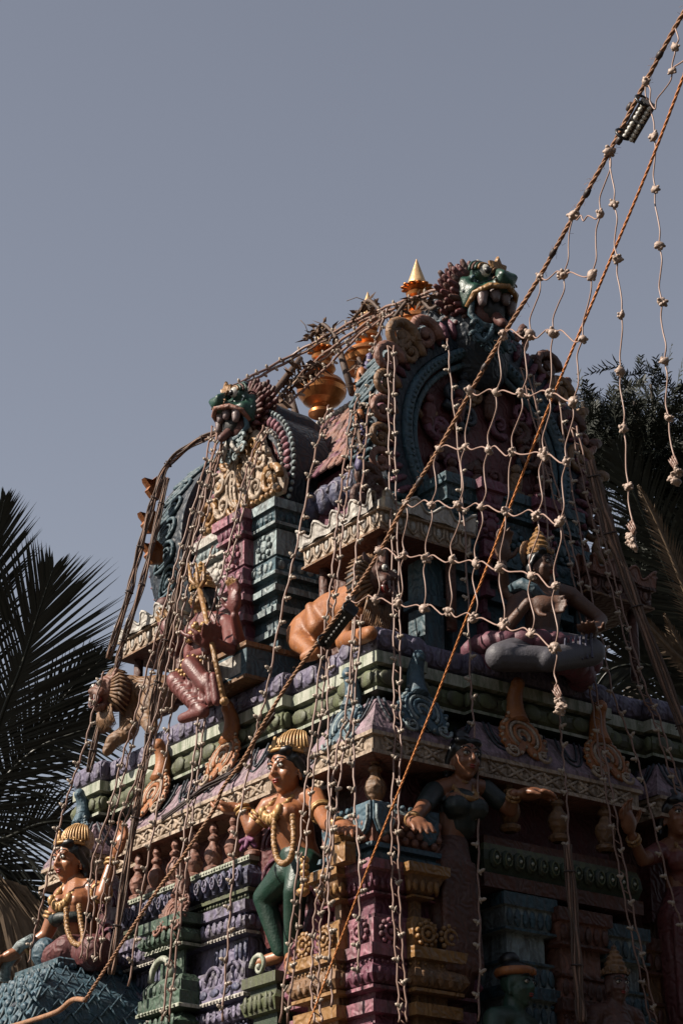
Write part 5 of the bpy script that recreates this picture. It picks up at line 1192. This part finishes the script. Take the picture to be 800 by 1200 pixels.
rows=[[(672,252),(683,259),(703,251)],[(632,324),(660,322),(693,322)],[(590,392),(621,391),(648,391),(682,397)],[(551,459),(581,460),(611,460),(644,461),(671,470)],
 [(514,526),(545,523),(572,527),(600,530),(637,533),(663,542)],[(475,589),(505,591),(537,592),(564,594),(592,599),(629,604),(656,612)],
 [(445,646),(474,650),(499,654),(530,656),(557,660),(586,665),(622,675),(650,686)],[(409,702),(440,703),(467,707),(496,713),(526,716),(555,725),(590,732),(622,743),(650,758)]]
def wavy(px,amp,vert,k=3):
    out=[]
    for i in range(len(px)-1):
        x0,y0=px[i];x1,y1=px[i+1]; a_=amp*rnd.uniform(.5,1.3)*(1 if (i+len(px))%2 else -1)
        out.append((x0,y0))
        for j in range(1,k+1):
            t=j/(k+1); o=math.sin(2*PI*t)*a_+rnd.uniform(-.5,.5)
            out.append((x0+(x1-x0)*t+(o if vert else 0),y0+(y1-y0)*t+(0 if vert else o)))
    out.append(px[-1]); return out
for c in cols:
    a=MB(); a.tube(catmull([onN(p) for p in wavy(c,3.2,True)],4),.0042,'net_wire',n=6); part(a,'vertical_wire',net)
for c in rows:
    a=MB(); a.tube(catmull([onN(p,.01) for p in wavy(c,4.2,False)],4),.0042,'net_wire',n=6); part(a,'cross_wire',net)
seen=set()
for c in cols+rows:
    for p in c:
        if p in seen or p in ((787,83),(683,259),(767,128),(652,800),(654,822)): continue
        seen.add(p); o=put(KN,'bulb',net,onN(p,.012),(rnd.uniform(0,6),rnd.uniform(0,6),rnd.uniform(0,6))); k=rnd.uniform(.85,1.2); o.scale=(k,k,k*rnd.uniform(.9,1.25))
def cluster_end(r,px,f):
    for k in range(4):
        o=put(KN,'bulb',r,f((px[0]+rnd.uniform(-4,4),px[1]+4*k-4),.012),(rnd.uniform(0,6),rnd.uniform(0,6),rnd.uniform(0,6))); o.scale=(.75,.75,1.1)
    a=MB()
    for k in range(4): a.tube([f((px[0],px[1]-6),.01),f((px[0]-4+2.5*k,px[1]-13),.01),f((px[0]-7+2*k,px[1]-17-2*k),.01),f((px[0]-3,px[1]-10),.01)],.005,'wire',n=5)
    part(a,'wire_loop',r)
cluster_end(net,(654,826),onN)
for px,lab in (([(714,177),(719,239),(723,304),(728,369),(727,435),(730,502),(736,570),(741,632)],'string of cream bulbs hanging free right of the net, ending before the trees'),
               ([(756,96),(766,160),(767,222),(772,287),(775,354),(778,423),(783,490),(790,556)],'rightmost free hanging string of cream bulbs, nearest the right edge of the sky'),
               ([(795,24),(790,55),(787,83),(803,66)],'short loop of cream bulbs at the very top of the rope')):
    pts=[onN(p) for p in wavy(px,2.2,True)]; r=root('hanging_light_string',onN(px[-1]),lab,'light string','strings of cream bulbs hung from the rope')
    a=MB(); a.tube(catmull(pts,4),.0042,'net_wire',n=6); part(a,'wire',r)
    for p in px[1:-1]:
        o=put(KN,'bulb',r,onN(p,.012),(rnd.uniform(0,6),rnd.uniform(0,6),rnd.uniform(0,6))); k=rnd.uniform(.8,1.1); o.scale=(k*.85,k*.85,k)
    if len(px)>5: cluster_end(r,px[-1],onN)
for f,px,cut in ((onL,(420,1143),-.2),(onL,(388,1186),-.33)):
    pass
# lamp unit strapped to the rope
def box_on(pa,pb,w,label,name,cat,studs,m):
    A_=onN(pa,.06);B_=onN(pb,.06); d=(B_-A_).normalized(); n_=(Vector(CL)-A_).normalized(); sdv=d.cross(n_).normalized(); n_=sdv.cross(d)
    sdv=-sdv if sdv.x<0 else sdv
    r=root(name,B_,label,cat); L_=(B_-A_).length
    if studs:
        for k in range(2):
            a=MB(); p=A_+d*L_*(.02+.5*k)+sdv*w*.35; q_=A_+d*L_*(.48+.5*k)+sdv*w*.35; a.bar(p,q_,w,.05,n_,m); a.bar(p+n_*.026+d*.006,q_+n_*.026-d*.006,w*.86,.012,n_,'wire_dark'); pn=part(a,'led_panel',r)
            for i in range(2):
                for j in range(4):
                    s_=MB(); s_.ell(p.lerp(q_,(.14+.24*j))+sdv*w*(-.22+.44*i)+n_*.034,(.014,.014,.014),'eye_white',nu=8,nv=5); sub(s_,'led',pn,r)
    else:
        a=MB(); a.bar(A_+sdv*w*.3,B_+sdv*w*.3,w,.06,n_,m); a.bar(A_+sdv*w*.3+n_*.02,A_+sdv*w*.3+d*L_*.12+n_*.02,w*1.15,.06,n_,m); 
        part(a,'strip_case',r)
        for j in range(9):
            s_=MB(); s_.ell(A_+d*L_*(.1+.095*j)+sdv*w*.3+n_*.034,.011,'device_grey',nu=7,nv=4); part(s_,'socket',r)
    a=MB()
    for t in (.04,.96): 
        c=A_+d*L_*t; a.tube([c+(sdv*math.cos(q_)*w*.5+n_*math.sin(q_)*.05) for q_ in [2*PI*i/10 for i in range(11)]],.008,'black',n=5); part(a,'cable_tie',r); a=MB()
box_on((754,116),(729,159),.085,'small grey lamp unit with two panels of white studs strapped high on the rope','lamp_unit','lamp',True,'device_grey')
box_on((410,710),(378,752),.07,'black socket strip tied to the rope before the crouching lion','socket_strip','socket strip',False,'black')
# dark vine like wires lying along the frieze
r=root('tangled_wires',X(250,930,-.5),'tangle of thin dark wires twisted along the rope over the carved cream frieze','wire'); 
for k in range(5):
    a=MB(); a.tube(catmull([X(x,y+rnd.uniform(-5,5),-.52+rnd.uniform(-.02,.02)) for x,y in ((322,836),(298,872),(282,898),(262,912),(238,926),(214,942),(190,958))],5),.009,'wire_dark',n=5); part(a,'wire',r)
# thin orange rope, taut from the lower left to beyond the right edge
def onO(p,e=0.):
    t=(800-p[0])/440.; return D(p[0],p[1],10.5+4.9*t)
ro=[(830,10),(800,90),(760,195),(708,320),(640,483),(572,660),(548,720),(500,845),(430,1020),(362,1200),(355,1220)]
twisted('orange_rope',[(p.x,p.y) for p in catmull([Vector((x,y,0)) for x,y in ro],5)],onO,.0065,'orange_rope','taut thin orange rope crossing the shaded face of the tower','rope',45.,3)
# ================================================================== PALMS AND TREES
def frond(a,pts,ll,n,m,droop=.35,wd=.035,rach=.03,seed=1,spread=70,both=True,flip=1,face=None,tipk=.25):
    "pinnate palm leaf along a rachis; leaflets in the plane that faces the given direction"
    rg=random.Random(seed); P_=catmull(pts,10); k=len(P_)
    a.tube(P_,[rach*(1-.8*i/(k-1)) for i in range(k)],m,n=5)
    fc=Vector(face) if face else (Vector(CL)-P_[k//2]).normalized()
    for i in range(n):
        u=.04+.96*(i+.5)/n; x=u*(k-1); j=min(int(x),k-2); p=P_[j].lerp(P_[j+1],x-j); t=(P_[j+1]-P_[j]).normalized(); s_=t.cross(fc).normalized()
        prof=math.sin(PI*min(1,.18+u*.80))**.6*(1-.45*max(0,u-.7)/.3)
        for sg in ((-1,1) if both else (flip,)):
            an=math.radians(spread*(1-tipk*u)-18*u+rg.uniform(-3.5,3.5)); L_=ll*prof*rg.uniform(.85,1.1)
            d=(t*math.cos(an)+s_*sg*math.sin(an)+fc*rg.uniform(-.09,.09)).normalized(); w_=d.cross(fc).normalized()
            q1=p+d*L_*.5-UP*droop*L_*.12; q2=p+d*L_-UP*droop*L_*.5+fc*rg.uniform(-.04,.04); ww=wd*rg.uniform(.8,1.2)
            a.add([p-w_*ww*.4,p+w_*ww*.4,q1+w_*ww*.5,q1-w_*ww*.5,q2],[(0,1,2,3),(3,2,4)],m)
def Q(x,y,dep=27.): return D(x,y,dep)
pal=root('coconut_palm',loc((wor(D(-130,1300,27.)).x,wor(D(-130,1300,27.)).y,0)),'dark coconut palm at the left edge with long drooping fronds against the sky','palm tree')
a=MB(); a.tube(catmull([loc((wor(D(-130,1300,27.)).x,wor(D(-130,1300,27.)).y,0)),D(-128,1300,27.),D(-115,1150,27.),D(-70,1010,27.)],6),[.2]*18+[.16],'bark',n=10); part(a,'trunk',pal)
FR=[([(-70,1010),(-20,900),(5,830),(24,784),(44,722),(62,668)],1.75,104,.05,62,1),
    ([(-80,1000),(-45,850),(-22,720),(-8,650),(6,585)],1.15,80,.05,52,2),
    ([(-70,1010),(-10,930),(40,880),(85,860),(120,850)],1.05,70,.5,66,3),
    ([(-70,1010),(0,985),(50,965),(90,965),(118,985)],1.0,64,.6,66,4),
    ([(-70,1010),(-20,960),(15,900),(50,850),(90,800),(122,770)],1.15,80,.3,60,5),
    ([(-70,1010),(-40,1000),(0,1020),(40,1050),(60,1090)],.95,60,.6,66,6),
    ]
for px,ll,n_,dr,sp,sd_ in FR:
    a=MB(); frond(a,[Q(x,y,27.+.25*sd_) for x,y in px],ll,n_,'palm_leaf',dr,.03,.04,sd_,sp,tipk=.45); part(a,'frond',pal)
for px,sd_ in (([(-70,1010),(-10,1030),(40,1060),(95,1075)],11),([(-70,1020),(-30,1060),(0,1110),(20,1190)],12),([(-60,1010),(10,1050),(60,1100),(80,1170)],13)):
    a=MB(); frond(a,[Q(x,y,27.5) for x,y in px],.9,60,'dry_palm',1.9,.05,.04,sd_,40); part(a,'frond',pal,'dry straw coloured frond')
pr=root('palm_tree',loc((9.2,24.,0)),'shaded palm tree at the right edge with some dry tan fronds','palm tree')
base=loc((wor(D(905,1000,26.)).x,wor(D(905,1000,26.)).y,0)); pr.location=wor(base); pr['_b']=tuple(base)
top=D(850,830,26.); a=MB(); a.tube(catmull([base,base.lerp(top,.5)+Vector((.2,0,0)),top],8),[.24]*16+[.18],'bark',n=10); part(a,'trunk',pr)
for px,ll,n_,sd_,dep,m in (([(850,830),(815,740),(790,690),(760,620),(735,560),(722,520)],1.0,58,21,25.6,'palm_leaf'),([(850,830),(800,760),(760,720),(715,690),(690,690)],1.0,50,22,26.5,'palm_leaf'),([(850,830),(800,800),(760,780),(715,785),(690,820)],1.0,48,23,26.3,'palm_leaf'),([(850,830),(800,830),(760,850),(730,890)],1.0,44,24,26.,'palm_leaf'),([(850,830),(840,740),(830,650),(815,590)],1.1,50,26,26.,'palm_leaf'),([(850,840),(800,860),(770,900),(755,960)],.9,40,28,26.6,'palm_leaf'),([(850,820),(820,780),(780,760),(740,745)],.9,50,29,27.2,'palm_leaf'),([(850,830),(825,770),(800,750),(770,760)],1.1,50,30,27.4,'palm_leaf')):
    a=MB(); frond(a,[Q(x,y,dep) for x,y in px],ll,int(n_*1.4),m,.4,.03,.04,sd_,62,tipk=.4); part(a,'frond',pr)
for px,sd_,ll in (([(850,830),(818,735),(795,675),(770,615),(748,570)],25,.34),([(850,830),(818,790),(790,765),(762,735),(744,712)],27,.22),([(850,830),(825,805),(800,765),(778,720)],31,.26)):
    a=MB(); frond(a,[Q(x,y,24.9) for x,y in px],ll,70,'dry_palm',.4,.018,.045,sd_,44); part(a,'frond',pr,'dry tan frond')
def spray_tree(name,label,base,trunk,blobs,n,L_,seed,mleaf='tree_leaf',up=.5,w=.028,group=None,fine=9):
    rg=random.Random(seed); r=root(name,base,label,'tree',group)
    a=MB(); 
    for pts,r0,r1 in trunk:
        P_=catmull(pts,6); k=len(P_); a.tube(P_,[r0+(r1-r0)*i/(k-1) for i in range(k)],'bark',n=7)
    part(a,'trunk',r); a=MB()
    for k in range(n):
        c,R_=rg.choices(blobs,[b[1][0]*b[1][1]*b[1][2] for b in blobs])[0]
        while True:
            d=Vector((rg.uniform(-1,1),rg.uniform(-1,1),rg.uniform(-1,1)))
            if d.length<1: break
        q=d.length; d2=d*(.55+.5*q); p=c+Vector((d2.x*R_[0],d2.y*R_[1],d2.z*R_[2]))
        if noise.noise(wor(p)*.9)<-.18: continue
        out=(Vector((d.x,d.y,d.z*.5))+Vector((rg.gauss(0,.5),rg.gauss(0,.5),rg.gauss(0,.4)))+UP*up).normalized()
        l=L_*rg.uniform(.6,1.2); bend=UP*rg.uniform(-.35,.25)*l; s_=out.orthogonal().normalized(); s_=(s_*math.cos(k)+out.cross(s_)*math.sin(k))
        tip=p+out*l+bend; a.add([p-s_*.008,p+s_*.008,tip],[(0,1,2)],mleaf)
        for j in range(fine):
            t=(j+1)/(fine+.5); b=p+out*l*t+bend*t*t
            for sg in (-1,1):
                dd=(out*.75+s_*sg*.8+Vector((rg.gauss(0,.2),rg.gauss(0,.2),rg.gauss(0,.2)))).normalized(); ll=l*.42*(1-.6*t)*rg.uniform(.7,1.2); ww=dd.cross(out).cross(dd).normalized()*w*.5
                a.add([b-ww*.5,b+ww*.5,b+dd*ll*.6+ww,b+dd*ll],[(0,1,2,3)],mleaf)
    part(a,'foliage',r,fixn=False); return r
TD=33.
def gb(x,y,dep): p=wor(D(x,y,dep)); return loc((p.x,p.y,0))
bt=gb(740,800,TD)
bl=[]
for x,y,rx,ry in ((748,520,38,52),(712,560,45,60),(790,520,25,50),(680,470,14,34),(678,510,20,30),(745,600,60,60),(800,600,50,80),(720,640,30,50),(770,690,60,60),(700,600,25,50),(752,468,20,26),(800,680,40,60),(850,590,36,90)):
    s_=TD/2600.; bl.append((D(x,y,TD),(rx*s_,1.1,ry*s_)))
tr=[([bt,D(745,800,TD),D(748,640,TD),D(745,470,TD)],.28,.05),([D(746,720,TD),D(715,620,TD),D(682,470,TD)],.12,.03),([D(748,660,TD),D(775,590,TD),D(800,520,TD)],.1,.03),([D(746,620,TD),D(725,560,TD),D(705,520,TD)],.07,.02),([D(748,560,TD),D(765,500,TD),D(762,450,TD)],.06,.02),([D(746,700,TD),D(790,640,TD),D(820,600,TD)],.1,.03)]
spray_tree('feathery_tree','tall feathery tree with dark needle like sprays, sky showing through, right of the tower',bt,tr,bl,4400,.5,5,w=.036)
# unseen trees added right of and behind the camera to cut skylight
def crown_tree(base,h,R_,seed,label):
    base=loc(base); top=base+UP*h; bl=[(base+UP*h*.62,(R_,R_,h*.38)),(base+UP*h*.45+PX*R_*.5,(R_*.7,R_*.7,h*.25)),(base+UP*h*.5-PX*R_*.4+PY*R_*.3,(R_*.7,R_*.7,h*.3))]
    return spray_tree('added_shade_tree',label,base,[([base,base+UP*h*.4,top-UP*h*.2],.35,.1)],bl,5200,1.0,seed,w=.075,group='trees added out of view to block skylight',fine=5)
tt=crown_tree((9.9,6.4,0),13.,3.7,41,'broad dark tree added out of view to block skylight from the tower')
for (x,y,rz_) in ((14,12,1.),(17.5,17,1.7),(6.8,-3.4,2.),(12.5,-.5,3.),(18,5.5,4.),(22,25,5.),(1.5,-9,.7)):
    c=tt.copy(); col.objects.link(c); c.location=(x,y,0); c.rotation_euler.z=rz_
    for ch in tt.children: d=ch.copy(); col.objects.link(d); d.parent=c
# ================================================================== SKY, SUN, GROUND
SUN_AZ=math.radians(-107); SUN_EL=math.radians(38)
w=bpy.data.worlds.new('World'); sc.world=w; w.use_nodes=True; nt=w.node_tree; bg=nt.nodes['Background']
sky=nt.nodes.new('ShaderNodeTexSky'); sky.sky_type='NISHITA'; sky.sun_disc=False; sky.sun_elevation=SUN_EL; sky.sun_rotation=SUN_AZ
sky.air_density=1.15; sky.dust_density=.25; sky.ozone_density=1.0
hs_=nt.nodes.new('ShaderNodeHueSaturation'); hs_.inputs['Hue'].default_value=.514; hs_.inputs['Saturation'].default_value=.47
nt.links.new(sky.outputs[0],hs_.inputs['Color']); nt.links.new(hs_.outputs[0],bg.inputs['Color']); bg.inputs['Strength'].default_value=.05
sd=bpy.data.lights.new('sun','SUN'); so=bpy.data.objects.new('sun',sd); col.objects.link(so)
sd.energy=5.0; sd.angle=math.radians(.55); sd.color=(1,.9,.78)
dv=Vector((math.sin(SUN_AZ)*math.cos(SUN_EL),math.cos(SUN_AZ)*math.cos(SUN_EL),math.sin(SUN_EL)))
so.rotation_euler=dv.to_track_quat('Z','Y').to_euler()
mb=MB(); mb.add([(-900,-900,0),(900,-900,0),(900,900,0),(-900,900,0)],[(0,1,2,3)],'earth'); g=mb.build('ground'); g['kind']='structure'
sc.view_settings.view_transform='Standard'; sc.view_settings.look='None'; sc.view_settings.exposure=1.05; sc.view_settings.gamma=1
